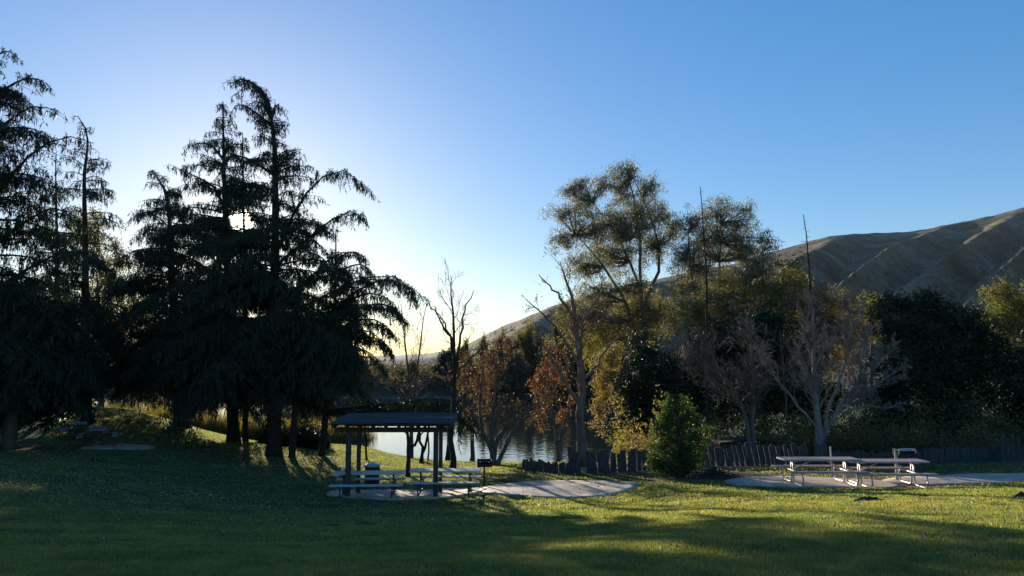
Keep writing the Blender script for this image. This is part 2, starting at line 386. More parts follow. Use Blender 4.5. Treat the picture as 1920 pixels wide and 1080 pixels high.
def build_mountains():
    mb = MB(); 
    for k, (Yd, base, amp, ph) in enumerate(((3800, 8, 14, .3), (7500, 120, 60, 1.7))):
        xs = np.linspace(-Yd * .9, Yd * .9, 220); prof = base + amp * (np.sin(xs / Yd * 9 + ph) * .5 + np.sin(xs / Yd * 23 + ph * 2) * .3 + np.sin(xs / Yd * 61) * .12)
        rows = []
        for j, (dy, f) in enumerate(((-.12, -.1), (-.06, .55), (0, 1), (.1, .4), (.2, -.1))):
            rows.append(np.stack([xs, np.full_like(xs, Yd * (1 + dy)), prof * f + (np.sin(xs / Yd * 140 + j) * amp * .05 * (f > 0))], -1))
        V = np.concatenate(rows); i = np.arange(4)[:, None] * 220 + np.arange(219)[None]
        mb.add(V, np.stack([i, i + 1, i + 221, i + 220], -1).reshape(-1, 4))
    o = mb.build('far_hills', surf('far_hill_ground', (.05, .055, .04), (.10, .09, .06), .004, .95)); tag(o, kind='structure')

# ---------------------------------------------------------------- trees
def droop_path(start, az, L, rise, droop, k=7):
    t = np.linspace(0, 1, k)
    r = L * (t - .12 * t ** 3)
    P = np.stack([np.cos(az) * r, np.sin(az) * r, L * (rise * t - droop * t ** 2.4)], -1)
    P[:, 0] += RG.normal() * .04 * L * t ** 2; P[:, 1] += RG.normal() * .04 * L * t ** 2
    return P + np.asarray(start)
def cedar(label, Y, trunk, prof, r0, n_br, limbs=(), mat='cedar', dens=1.0, hang=.44, bottom=705, group='deodar cedars', name='cedar_tree', blade=1.0):
    """trunk: photo points low to high. prof: (row, half width in photo px). limbs: traced major limbs, some added for shade"""
    base = on(trunk[0][0], Y); root = empty(name, base, label, 'cedar tree', group)
    tp = [base - Vector((0, 0, .3))] + [at(x, y, Y) for x, y in trunk[1:]]
    TP = resample(np.array([tuple(p) for p in tp]), 22)
    hz = TP[:, 2]; H = hz.max()
    tl = np.r_[0, np.cumsum(np.linalg.norm(np.diff(TP, axis=0), axis=1))]; tl /= tl[-1]
    rad = r0 * (1 - tl) ** .9 + .025
    tm = MB(); tubes(tm, TP, rad * np.where(tl < .03, 1.35, 1), 9)
    bm = MB(); fm = MB()
    paths = []
    prow = [p[0] for p in prof][::-1]; pw = [p[1] for p in prof][::-1]
    m_px = Y / F
    rows_of = lambda z: 690 - z / Y * F
    zlo = at(0, bottom, Y).z; zhi = TP[-1, 2] if TP[-1,2] >= H - .5 else H
    # sample along trunk length
    n_br = int(n_br * 1.2); ss = np.sort(RG.random(n_br) ** 1.3)
    for s in ss:
        tt = s
        p = np.array([np.interp(tt, tl, TP[:, j]) for j in range(3)])
        if p[2] < zlo: 
            p[2] = zlo + RG.random() * 3; p[0] = np.interp(p[2], TP[:, 2], TP[:, 0]); 
        row = rows_of(p[2]); Lh = np.interp(row, prow[::-1], pw[::-1]) * m_px * RG.uniform(.6, 1.12)
        Lh = max(Lh, .3)
        az = RG.uniform(0, 2 * PI)
        frac = (p[2] - zlo) / max(zhi - zlo, 1)
        rise = .35 * frac + RG.normal() * .10 + .05
        paths.append((droop_path(p, az, Lh, rise, .24 + .12 * RG.random() + .05 * (1 - frac)), Lh, .018 + .011 * Lh))
    for lb in limbs:
        off = lb[0]; P = np.array([tuple(at(x, y, Y + off * q / max(len(lb) - 2, 1))) for q, (x, y) in enumerate(lb[1:])])
        P = resample(P, 7); Lh = np.linalg.norm(np.diff(P, axis=0), axis=1).sum()
        paths.append((P, Lh, min(.03 + .018 * Lh, .10)))
    tw = []; twr = []; strandC = []; 
    for P, Lh, r in paths:
        tubes(bm, P, np.linspace(r, .012, 7), 5)
        nb = max(3, int(Lh / (.24 / dens)))
        ts = np.sort(RG.uniform(.12, 1, nb)) if nb > 3 else np.linspace(.3, 1, nb)
        T = np.gradient(P, axis=0)
        for i, t_ in enumerate(ts):
            c = np.array([np.interp(t_ * 6, range(7), P[:, j]) for j in range(3)])
            d = np.array([np.interp(t_ * 6, range(7), T[:, j]) for j in range(3)]); d /= np.linalg.norm(d) + 1e-9
            side = np.cross(d, [0, 0, 1]); side /= np.linalg.norm(side) + 1e-9
            sg = 1 if i % 2 else -1
            ll = min(.42 * Lh * (1.1 - .75 * t_), 1.9) * RG.uniform(.6, 1.1) + .2
            dd = d * RG.uniform(.45, .9) + side * sg + np.array([0, 0, RG.uniform(-.15, .25)]); dd /= np.linalg.norm(dd)
            q = np.linspace(0, 1, 4)[:, None]
            Q = c + dd * ll * q + np.array([0, 0, -1]) * ll * .38 * q ** 2
            tw.append(Q); twr.append(np.linspace(.014, .006, 4))
            ns = max(2, int(ll / .085 * dens)); u = RG.random(ns)[:, None]
            strandC.append(c + dd * ll * u - np.array([0, 0, 1]) * ll * .38 * u ** 2)
        ns = int(Lh / .07 * dens); u = RG.uniform(.1, 1, ns)
        strandC.append(np.stack([np.interp(u * 6, range(7), P[:, j]) for j in range(3)], -1))
    tubes(bm, np.array(tw), np.array(twr), 3)
    C = np.concatenate(strandC)
    dn = (C / np.linalg.norm(C, axis=1, keepdims=True)) @ np.array(tuple(sun_v)); C = C[(dn < math.cos(math.radians(.8))) | (RG.random(len(C)) < .05)]
    thin = np.clip(1.15 - .45 * np.clip((C[:, 2] - zlo) / (zhi - zlo), 0, 1), .3, 1); C = C[RG.random(len(C)) < thin]
    n = len(C)
    # hanging sprays
    D = np.c_[RG.normal(size=(n, 2)) * .28, -np.ones(n)]
    Ls = hang * RG.uniform(.35, 1.2, n)
    blades(fm, C + RG.normal(size=(n, 3)) * .03, D, Ls, .052 * blade * RG.uniform(.6, 1.2, n))
    C2 = C + D / np.linalg.norm(D, axis=1, keepdims=True) * (Ls * .35)[:, None]
    D2 = D + RG.normal(size=(n, 3)) * .55
    blades(fm, C2, D2, Ls * .55, .042 * blade)
    # short upright needle tufts
    C3 = C[RG.random(n) < .75]
    blades(fm, C3, rdir(len(C3)) + np.array([0, 0, .25]), .15 * blade, .045 * blade)
    tm.build('trunk', M['bark_dark'], root, base); bm.build('branches', M['bark_dark'], root, base); fm.build('foliage', M[mat], root, base, smooth=False)
    return root

def grow(paths, p, d, L, r, lvl, maxl, spread, up, kids, tips, wig=.16, ratio=.62):
    k = 6; P = np.empty((k, 3)); P[0] = p; dd = d / np.linalg.norm(d); st = L / (k - 1)
    for i in range(1, k):
        dd = dd + RG.normal(size=3) * wig + np.array([0, 0, up]); dd /= np.linalg.norm(dd); P[i] = P[i-1] + dd * st
    r1 = max(r * .35, .004)
    paths.append((lvl, P, np.linspace(r, r1, k)))
    if lvl >= maxl:
        tips.append((P[-1], dd, lvl)); tips.append((P[3], dd, lvl)); return
    nk = kids[min(lvl, len(kids) - 1)]
    for j in range(nk):
        t = RG.uniform(.3, 1.0) if j else 1.0
        c = np.array([np.interp(t * (k - 1), range(k), P[:, q]) for q in range(3)])
        T = P[min(int(t * (k - 1)) + 1, k - 1)] - P[max(int(t * (k - 1)) - 1, 0)]; T /= np.linalg.norm(T) + 1e-9
        n = np.cross(T, RG.normal(size=3)); n /= np.linalg.norm(n) + 1e-9
        a = spread * RG.uniform(.6, 1.25) * (1 if j else .4)
        grow(paths, c, T * math.cos(a) + n * math.sin(a), L * ratio * RG.uniform(.75, 1.2) * (1.05 - .3 * t), max(r * (1 - .65 * t) * .72, .007), lvl + 1, maxl, spread, up, kids, tips, wig, ratio)
def bare(label, px, Y, limbs, r0, maxl=4, kids=(4, 4, 4, 3), mat='bark', leaf=None, nleaf=0, lsize=(.10, .06), spread=.62, up=.06, minr=.0055, cat='bare tree', group=None, name='bare_tree', side=.55, ratio=.6):
    """limbs: [start radius, (px,py,dy)...] traced main stems; twigs grow on them"""
    base = on(px, Y); root = empty(name, base, label, cat, group)
    tm = MB(); bm = MB(); tips = []; paths = []
    for lb in limbs:
        r = lb[0]; pts = []
        for q in lb[1:]:
            if q == 'base': pts.append(base - Vector((0, 0, .25)))
            else: pts.append(at(q[0], q[1], Y + (q[2] if len(q) > 2 else 0)))
        P = resample(np.array([tuple(v) for v in pts]), 12)
        P[1:-1] += RG.normal(size=(10, 3)) * .04
        Rr = r * (1 - np.linspace(0, 1, 12)) ** .8 + .016
        if lb[1] == 'base': Rr[0] *= 1.5
        tubes(tm, P, Rr, 8)
        Ltot = np.linalg.norm(np.diff(P, axis=0), axis=1).sum()
        nk = max(4, int(Ltot * kids[0]*.55))
        for j in range(nk):
            t = RG.uniform(.28, 1.0) * 11; i = int(min(t, 10)); c = P[i] + (P[i+1] - P[i]) * (t - i)
            if c[2] < base.z + 1.2: continue
            T = P[i+1] - P[i]; T /= np.linalg.norm(T); n = np.cross(T, RG.normal(size=3)); n /= np.linalg.norm(n) + 1e-9
            a = spread * RG.uniform(.8, 1.4)
            grow(paths, c, T * math.cos(a) + n * math.sin(a), Ltot * side * RG.uniform(.35, .8) * (1.15 - t / 14), max(Rr[i] * .33, .012), 1, maxl, spread, up, kids, tips, ratio=ratio)
    for lv, sd in ((1, 5), (2, 4), (3, 3), (4, 3), (5, 3)):
        g = [(P, R) for l, P, R in paths if l == lv]
        if g: tubes(bm, np.array([a for a, b in g]), np.maximum(np.array([b for a, b in g]), minr), sd)
    tm.build('trunk', M[mat], root, base); bm.build('twigs', M[mat], root, base)
    if leaf and nleaf and tips:
        T = np.array([t[0] for t in tips]); idx = RG.integers(0, len(T), nleaf)
        C = T[idx] + RG.normal(size=(nleaf, 3)) * .14
        fm = MB(); blades(fm, C, rdir(nleaf) + np.array([0, 0, -.4]), lsize[0] * RG.uniform(.7, 1.3, nleaf), lsize[1])
        fm.build('leaves', M[leaf], root, base, smooth=False)
    return root
def leafy(label, px, Y, ells, mat, trunk=None, r0=.2, cover=1.6, leaf=(.16, .09), droop=-.3, bark='bark', cat='tree', name='leafy_tree', group=None, subr=.55, depth=.8, twr=.02, shell=.42, sub_dens=1.0, base_z=None):
    """ells: crown lobes (px,py,rx,ry) in the photo at distance Y. trunk: optional stems [(px,py)...]"""
    base = on(px, Y); root = empty(name, base, label, cat, group)
    k = Y / F; tm = MB(); bm = MB(); fm = MB(); stems = []
    if not trunk: trunk = [[(px, None), (ells[0][0], ells[0][1])]]
    for st in trunk:
        pts = [base - Vector((0, 0, .3))] + [at(a, b, Y) for a, b in st[1:]]
        P = resample(np.array([tuple(v) for v in pts]), 12); P[1:-1] += RG.normal(size=(10, 3)) * .03
        stems.append(P); tubes(tm, P, r0 * (1 - np.linspace(0, 1, 12)) ** .7 + .03, 8)
    SP_ = np.concatenate([s_[3:] for s_ in stems])
    bp = []; brr = []; tp = []
    for (cx, cy, rx, ry) in ells:
        c = at(cx, cy, Y + RG.normal() * rx * k * .25); c = np.array(tuple(c)); a = np.array([rx * k, rx * k * depth, ry * k])
        area = PI * a[0] * a[2]
        ns = max(4, int(area / (subr ** 2) * 1.5 * sub_dens))
        u = rdir(ns) * (RG.random(ns) ** shell)[:, None]
        sc = c + u * a
        sc += RG.normal(size=(ns, 3)) * subr * .25
        low = SP_[:, 2] < c[2] + a[2] * .4
        cand = SP_[low] if low.any() else SP_
        j = np.argmin(((cand - c) ** 2).sum(1) + 0 * cand[:, 2]); s0 = cand[j]
        kk = max(2, int(ns / 6))
        hub = c + rdir(kk) * a * .45
        for h in hub:
            bp.append(resample(np.array([s0, (s0 + h) / 2 + RG.normal(size=3) * .12 * np.linalg.norm(h - s0) * .5 + np.array([0, 0, -.06 * np.linalg.norm(h - s0)]), h]), 6)); brr.append(np.linspace(min(r0 * .3, .07), .018, 6))
        for s in sc:
            h = hub[np.argmin(((hub - s) ** 2).sum(1))]
            tp.append(np.array([h, (h + s) / 2 + RG.normal(size=3) * .08, s])); 
        sr = subr * RG.uniform(.6, 1.25, ns)
        la = leaf[0] * leaf[1] * .5 * .55
        nl = (cover * area * 1.25 / la)
        wgt = sr ** 2 / (sr ** 2).sum(); cnt = np.maximum((nl * wgt).astype(int), 3)
        idx = np.repeat(np.arange(ns), cnt); n = len(idx)
        C = sc[idx] + RG.normal(size=(n, 3)) * (sr[idx] * .5)[:, None] * np.array([1, 1, .8])
        D = rdir(n) + np.array([0, 0, droop])
        blades(fm, C, D, leaf[0] * RG.uniform(.6, 1.35, n), leaf[1] * RG.uniform(.7, 1.2, n))
    tubes(bm, np.array(bp), np.array(brr), 5); tubes(bm, np.array(tp), np.tile(np.linspace(twr, twr * .4, 3), (len(tp), 1)), 3)
    tm.build('trunk', M[bark], root, base); bm.build('branches', M[bark], root, base); fm.build('crown', M[mat], root, base, smooth=False)
    return root

# ================================================================ setting
PADS = []   # (x, y, rx, ry)
def pad(x, y, rx, ry, name='concrete_pad', rot=0):
    n = 64; rings = 10; V = []; Fq = []
    a = np.linspace(0, 2 * PI, n, endpoint=False)
    for r in np.linspace(0.02, 1, rings):
        wob = 1 + .02 * np.sin(3 * a + x) + .012 * np.sin(7 * a)
        X = x + rx * r * np.cos(a) * wob; Y = y + ry * r * np.sin(a) * wob
        V.append(np.stack([X, Y, ground_z(X, Y) + .035], -1))
    # rim goes down into the earth
    V.append(V[-1] + np.array([0, 0, -.2]))
    V = np.concatenate(V)
    for i in range(rings):
        q = np.arange(n); q2 = (q + 1) % n
        Fq.append(np.stack([i * n + q, (i + 1) * n + q, (i + 1) * n + q2, i * n + q2], -1))
    mb = MB(); mb.add(V, np.concatenate(Fq)); mb.f[3].append(np.array([[0, i, i + 1] for i in range(1, n - 1)]))
    o = mb.build(name, M['concrete']); tag(o, kind='structure'); return o
m_, t_, b_ = new_mat('concrete')
n1 = noise(t_, 1.1, 6, .65); n2 = noise(t_, 40, 4, .6)
c_ = ramp(t_, n1, [(.3, (.37, .285, .215)), (.5, (.48, .375, .285)), (.7, (.57, .46, .37))])
c_ = mixc(t_, c_, ramp(t_, n2, [(.3, (.8, .8, .8)), (.7, (1.1, 1.1, 1.1))]), .7, 'MULTIPLY')
gp = N(t_, 'ShaderNodeNewGeometry'); sx = N(t_, 'ShaderNodeSeparateXYZ'); t_.links.new(gp.outputs['Position'], sx.inputs[0])
for ax, per in (('X', 1.9), ('Y', 2.1)):
    jl = mathn(t_, 'LESS_THAN', mathn(t_, 'FRACT', mathn(t_, 'DIVIDE', mathn(t_, 'ADD', sx.outputs[ax], 100.35), per)), .014); c_ = mixc(t_, c_, (.07, .06, .05), mathn(t_, 'MULTIPLY', jl, .8))
st_ = ramp(t_, noise(t_, 2.3, 6, .7), [(.35, (.55, .5, .45)), (.55, (1, 1, 1))]); c_ = mixc(t_, c_, st_, .8, 'MULTIPLY')
t_.links.new(c_, b_.inputs['Base Color']); b_.inputs['Roughness'].default_value = .7; bump(t_, b_, n2, .3, .004)
M['concrete'] = m_

shelter_pad = on(765, 26.3); right_pad = on(1560, 24.2); mid_pad = on(1045, 26.2); left_pad = on(225, 35.5); far_pad = on(1840, 24.8)
ELL += [(right_pad.x + .6, right_pad.y + .8, 4.2, 2.9, .9), (right_pad.x - 3.0, right_pad.y + 2.6, 2.6, 1.6, 1), (far_pad.x, far_pad.y, 4.2, 2.0, .7), (mid_pad.x, mid_pad.y, 3.1, 1.9, .6),
        (left_pad.x - 4, left_pad.y - 1, 4, 3, .9), (shelter_pad.x, shelter_pad.y + 1, 3.5, 2, .5), (-9.5, 38, 3.2, 3.5, .35), (-13.5, 12.5, 1.2, 1.0, .25),
        (6.9, 28, 2.2, 1.3, .75), (-4.9, 9.2, .9, .45, .42), (3.0, 17.5, 1.3, .5, .35), (-3.5, 20, 1.2, .5, .4), (9, 18, 1.3, .5, .3), (-1.5, 12.5, 1.2, .4, .28), (4.5, 21, 1.5, .8, .4), (on(1290, 31).x, 31, 5, 1.2, .55), (-16, 43, 2, 2, .5), (-22, 50, 2, 2, .6), (2, 31.5, 4, 1.2, .5)]
build_ground(); build_water(); HX, HY, HH = build_hill(); build_mountains()
pad(shelter_pad.x, shelter_pad.y - .1, 2.75, 1.75)
pad(mid_pad.x, mid_pad.y, 2.75, 2.1)
pad(right_pad.x - .6, right_pad.y + .35, 2.75, 2.0)
pad(far_pad.x + .5, far_pad.y + .35, 3.6, 1.7)
pad(left_pad.x, left_pad.y, 1.5, 1.6)

# ---------------------------------------------------------------- grass
def lawn():
    def zone(n, y0, y1, x0, x1, power=2.0, fan=True, size=1.0, mat='grass'):
        u = RG.random(n); y = (y0 ** (1 - power) + u * (y1 ** (1 - power) - y0 ** (1 - power))) ** (1 / (1 - power))
        x = RG.uniform(x0, x1, n) * (y if fan else 1)
        return x, y
    X, Y = zone(620000, 5.2, 34, -.74, .74, 1.55)
    X2, Y2 = zone(90000, 11, 27, .02, .74, 1.2)
    X3, Y3 = zone(130000, 34, 68, -.62, .1, 1.1)
    X = np.r_[X, X2, X3]; Y = np.r_[Y, Y2, Y3]
    keep = np.ones(len(X), bool)
    for ob in [o for o in COL.objects if o.name.startswith('concrete_pad')]:
        v = np.array([tuple(q.co) for q in ob.data.vertices]); cx, cy = v[:, 0].mean(), v[:, 1].mean(); rx, ry = np.ptp(v[:, 0]) / 2, np.ptp(v[:, 1]) / 2
        keep &= ((X - cx) / rx) ** 2 + ((Y - cy) / ry) ** 2 >  .975 + RG.normal(size=len(X)) * .035
    for (ex, ey, rx, ry, s) in ELL:
        d = np.sqrt(((X - ex) / rx) ** 2 + ((Y - ey) / ry) ** 2)
        keep &= RG.random(len(X)) > np.clip((1.2 - d) / .4, 0, 1) * s * .97
    keep &= (Y < 30.5) | (X < 3)
    patch = hash_noise(X, Y, 1.1) + hash_noise(X + 2, Y, 3.1) * .6
    keep &= RG.random(len(X)) < np.clip(.80 + .35 * patch, .25, 1)
    X, Y = X[keep], Y[keep]; Z = ground_z(X, Y); k2 = Z > LAKE + .12; X, Y, Z = X[k2], Y[k2], Z[k2]; n = len(X)
    sc = np.clip(Y / 10.0, .6, 3.2)
    h = .033 * sc ** .3 * RG.uniform(.5, 1.35, n) * (1 + .35 * hash_noise(X, Y, 2.3)); wd = .009 * sc ** 1.1 * RG.uniform(.7, 1.3, n)
    a = RG.uniform(0, 2 * PI, n); lean = RG.normal(size=(n, 2)) * .5 * h[:, None]
    B = np.stack([X, Y, Z - .01], -1); S = np.stack([np.cos(a) * wd, np.sin(a) * wd, 0 * a], -1)
    T = B + np.c_[lean, h + .01]
    mb = MB(); V = np.stack([B - S, B + S, T], 1).reshape(-1, 3); mb.add(V, np.arange(n * 3).reshape(n, 3))
    m, t, b = new_mat('grass_blades')
    g = N(t, 'ShaderNodeNewGeometry'); nn = noise(t, .5, 5, .6)
    f = mathn(t, 'ADD', mathn(t, 'MULTIPLY', g.outputs['Random Per Island'], .5), mathn(t, 'MULTIPLY', nn, .6))
    c = ramp(t, f, [(.22, (.048, .080, .054)), (.45, (.072, .110, .063)), (.64, (.100, .135, .068)), (.85, (.20, .17, .11))])
    c = mixc(t, c, ramp(t, noise(t, 2.6, 5, .65), [(.34, (.62, .66, .66)), (.62, (1.25, 1.2, 1.15))]), .9, 'MULTIPLY')
    t.links.new(c, b.inputs['Base Color']); b.inputs['Roughness'].default_value = .5; b.inputs['Specular IOR Level'].default_value = .25
    tr = N(t, 'ShaderNodeBsdfTranslucent'); t.links.new(mixc(t, c, (3.7, 3.1, .9), 1.0, 'MULTIPLY'), tr.inputs['Color'])
    mx = N(t, 'ShaderNodeMixShader'); mx.inputs[0].default_value = .5
    t.links.new(b.outputs[0], mx.inputs[1]); t.links.new(tr.outputs[0], mx.inputs[2]); t.links.new(mx.outputs[0], t.nodes['Material Output'].inputs[0])
    o = mb.build('lawn_grass', m, smooth=False); tag(o, 'short mown grass covering the lawn around the picnic pads', 'grass', kind='stuff')
    # fallen leaves
    def scatter(n, cx, cy, sx, sy):
        return RG.normal(cx, sx, n), RG.normal(cy, sy, n)
    xs, ys = [], []
    for a_ in ((1900, -10.5, 19, 3, 3.5), (900, -6, 16, 5, 3.5), (1200,-12,22,4,3.5), (120,3,26,3,1.5), (80,11,24,4,1.5), (250, 2, 15, 8, 6), (260, -12, 27, 5, 3), (160, 5, 26, 4, 2), (60, 8, 9, 5, 3)):
        x, y = scatter(*a_); xs.append(x); ys.append(y)
    x = np.concatenate(xs); y = np.concatenate(ys); k = (y > 5) & (y < 35); x, y = x[k], y[k]; n = len(x)
    C = np.stack([x, y, ground_z(x, y) + .06 + .02 * RG.random(n)], -1)
    mb = MB(); D = RG.normal(size=(n, 3)); D[:, 2] *= .25; s = RG.uniform(.025, .07, n) * np.clip(y / 14, .8, 1.5)
    D /= np.linalg.norm(D, axis=1, keepdims=True); S = np.cross(D, np.array([0, 0, 1.]) + RG.normal(size=(n, 3)) * .25); S /= np.linalg.norm(S, axis=1, keepdims=True)
    V = np.stack([C, C + D * s[:, None] * .5 + S * s[:, None] * .4, C + D * s[:, None], C + D * s[:, None] * .5 - S * s[:, None] * .4], 1)
    mb.add(V.reshape(-1, 3), np.arange(4 * n).reshape(n, 4))
    o = mb.build('leaf_litter', M['litter'], smooth=False); tag(o, 'dry fallen leaves scattered over the shaded lawn', 'fallen leaves', kind='stuff')
lawn()

# ---------------------------------------------------------------- cedars
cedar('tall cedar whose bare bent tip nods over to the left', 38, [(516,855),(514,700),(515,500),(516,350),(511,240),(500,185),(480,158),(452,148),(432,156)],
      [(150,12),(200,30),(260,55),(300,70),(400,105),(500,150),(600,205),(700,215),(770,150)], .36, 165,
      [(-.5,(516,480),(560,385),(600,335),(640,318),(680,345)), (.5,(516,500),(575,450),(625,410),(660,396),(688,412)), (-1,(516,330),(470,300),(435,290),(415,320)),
       (0,(512,240),(470,205),(445,195),(432,215)), (0,(509,225),(500,185),(482,160),(452,149),(430,158)), (.3,(505,205),(485,170),(460,160),(445,178)), (-.3,(510,230),(515,200),(522,195),(520,215)), (.2,(508,215),(480,190),(462,200)), (-.8,(520,600),(600,560),(690,520),(745,520),(777,548)), (.4,(516,570),(580,522),(640,474),(674,474)), (-.6,(516,560),(600,522),(660,505),(692,528)), (.8,(520,640),(620,590),(700,570),(735,575),(753,595)), (-.3,(520,660),(620,625),(680,600),(712,612)),  # some mid-height right limbs are added to shade the near lawn
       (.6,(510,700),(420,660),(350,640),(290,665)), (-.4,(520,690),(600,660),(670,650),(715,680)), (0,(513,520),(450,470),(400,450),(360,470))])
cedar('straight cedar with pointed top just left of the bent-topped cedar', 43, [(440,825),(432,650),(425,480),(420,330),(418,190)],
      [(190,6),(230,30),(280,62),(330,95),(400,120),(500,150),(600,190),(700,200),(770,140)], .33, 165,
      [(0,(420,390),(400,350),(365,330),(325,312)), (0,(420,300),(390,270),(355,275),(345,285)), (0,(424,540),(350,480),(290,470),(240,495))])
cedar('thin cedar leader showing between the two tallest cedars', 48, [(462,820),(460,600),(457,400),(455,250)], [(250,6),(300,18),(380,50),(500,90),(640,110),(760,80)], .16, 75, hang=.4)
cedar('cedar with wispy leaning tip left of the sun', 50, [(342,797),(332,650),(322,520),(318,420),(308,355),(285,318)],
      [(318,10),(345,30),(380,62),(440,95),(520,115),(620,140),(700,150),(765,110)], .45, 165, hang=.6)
cedar('slim sparse cedar at the right edge of the cedar grove', 40, [(604,852),(618,700),(628,560),(630,430)], [(430,5),(480,22),(540,55),(600,75),(680,85),(750,60)], .16, 80, [(0,(610,600),(670,545),(735,524),(772,548)),(.6,(610,620),(680,575),(735,574),(758,600)),(-.6,(612,640),(670,600),(715,604),(738,632)),(.3,(612,665),(670,632),(718,640),(735,662)),(0,(612,700),(660,668),(710,680),(722,700)),(.8,(614,590),(660,560),(700,550),(735,566)),(-.4,(612,640),(650,620),(700,625),(725,650)),(0,(622,540),(650,502),(680,496),(702,518)),(.4,(624,500),(655,472),(684,482)),(-.4,(622,560),(655,525),(690,520)),(-.3,(622,520),(600,480),(570,470)),(-1.5,(606,772),(680,764),(760,755),(830,747),(860,757),(872,795)),(-1.2,(606,778),(700,770),(790,762),(845,765),(862,790))], hang=.5, dens=1.05)  # several right-hand limbs are added to block sun from the foreground
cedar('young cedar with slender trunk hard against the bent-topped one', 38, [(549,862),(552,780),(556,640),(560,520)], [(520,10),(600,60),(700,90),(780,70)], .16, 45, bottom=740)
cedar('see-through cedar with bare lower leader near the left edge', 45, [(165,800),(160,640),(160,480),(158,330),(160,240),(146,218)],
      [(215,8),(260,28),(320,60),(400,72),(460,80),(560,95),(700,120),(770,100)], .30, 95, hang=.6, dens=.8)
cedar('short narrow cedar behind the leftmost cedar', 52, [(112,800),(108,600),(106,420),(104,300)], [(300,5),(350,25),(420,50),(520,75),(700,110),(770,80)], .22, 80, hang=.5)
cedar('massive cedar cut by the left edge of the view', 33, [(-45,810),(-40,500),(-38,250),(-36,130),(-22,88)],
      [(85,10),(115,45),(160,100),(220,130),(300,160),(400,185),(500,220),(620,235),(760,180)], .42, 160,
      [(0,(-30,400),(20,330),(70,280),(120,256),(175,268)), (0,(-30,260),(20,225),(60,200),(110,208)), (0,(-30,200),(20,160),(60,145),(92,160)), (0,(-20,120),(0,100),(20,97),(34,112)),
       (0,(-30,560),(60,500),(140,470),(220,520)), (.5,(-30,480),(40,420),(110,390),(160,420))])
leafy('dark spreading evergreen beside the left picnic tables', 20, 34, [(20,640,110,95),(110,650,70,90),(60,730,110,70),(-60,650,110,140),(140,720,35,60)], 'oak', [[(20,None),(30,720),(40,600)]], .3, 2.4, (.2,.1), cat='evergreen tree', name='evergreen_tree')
leafy('olive leaved tree behind the left cedars catching some sun', 190, 62, [(165,430,45,45),(200,500,50,60),(250,600,60,70),(180,590,70,80),(270,700,70,50),(330,640,50,70)], 'olive', [[(190,None),(190,650),(180,500)]], .25, 1.0, (.2,.1), cat='tree')

# ---------------------------------------------------------------- lakeside bare trees
g = 'bare trees along the lake edge'
bare('tall bare slender tree rising straight behind the shelter roof', 849, 36, [(.13,'base',(850,760),(849,640),(848,560),(846,520)), (.06,(850,700),(862,640),(872,580),(888,545)), (.05,(850,660),(835,610),(815,575)), (.04,(851,720),(875,680),(905,650),(925,640)), (.04,(849,640),(825,600),(800,560))], .1, 3, (3,4,3), 'bark_dark', group=g, side=.35, spread=.55)
bare('bare twin-stemmed tree left of the slender one over the water', 772, 46, [(.09,'base',(770,760),(765,680),(757,610),(752,570)), (.08,'base',(776,760),(785,660),(795,600),(800,570))], .1, 3, (4,4,3), 'bark', group=g, side=.3, spread=.5)
bare('low bare tree with forked black trunk seen under the shelter roof', 766, 34, [(.1,'base',(764,830),(762,790),(755,740)), (.06,(765,850),(780,825),(788,790),(795,750))], .1, 3, (3,3,3), 'bark_dark', group=g, side=.35, spread=.8)
bare('crooked bare sapling second from the front right shelter post', 790, 42, [(.08,'base',(788,825),(780,790),(772,740)), (.07,'base',(800,820),(808,785),(812,740))], .1, 3, (3,3,3), 'bark_dark', group=g, side=.35, spread=.8)
bare('thin bare sapling standing nearest the front right shelter post', 806, 44, [(.04,'base',(803,815),(806,780),(808,730))], .05, 3, (3,3), 'bark_dark', group=g, side=.3)
bare('thin bare stem between the left shelter posts and the water', 688, 40, [(.045,'base',(688,840),(685,810),(692,760),(700,700))], .05, 3, (3,3,3), 'bark_dark', group=g, side=.3)
bare('dark leaning trunk beside the slender tree at the waterline', 840, 47, [(.14,'base',(842,830),(846,790),(850,730),(858,650))], .1, 3, (3,3,3), 'bark_dark', group=g, side=.3)
bare('small tree with thin orange leaves on a straight trunk by the water', 885, 46, [(.13,'base',(885,830),(884,790),(878,740),(880,670)), (.06,(885,800),(900,750),(915,690))], .1, 4, (4,4,4,3), 'bark', 'orange', 1500, (.12,.08), group='autumn trees by the lake', cat='autumn tree', name='autumn_tree', side=.4, spread=.8)
bare('wide forking tree with rusty leaves leaning right over the water', 925, 40, [(.17,'base',(922,840),(905,815),(885,775),(872,720)), (.15,'base',(930,835),(945,805),(975,780),(1003,762)), (.09,(922,845),(924,790),(930,720),(925,660)), (.12,'base',(948,838),(968,800),(1000,770),(1025,742)), (.07,(905,815),(900,760),(905,700),(915,640))], .1, 4, (4,4,4,3), 'bark', 'orange', 1700, (.10,.07), group='autumn trees by the lake', cat='autumn tree', name='autumn_tree', side=.42, spread=.75)
bare('small red leaved tree right of the forking rusty tree', 1046, 42, [(.09,'base',(1044,830),(1038,770),(1040,700),(1030,640)), (.06,(1045,830),(1060,790),(1075,750)), (.05,(1040,800),(1015,750),(1010,700))], .1, 4, (4,4,4,3), 'bark', 'red', 2600, (.12,.09), group='autumn trees by the lake', cat='autumn tree', name='autumn_tree', side=.36, spread=.8)
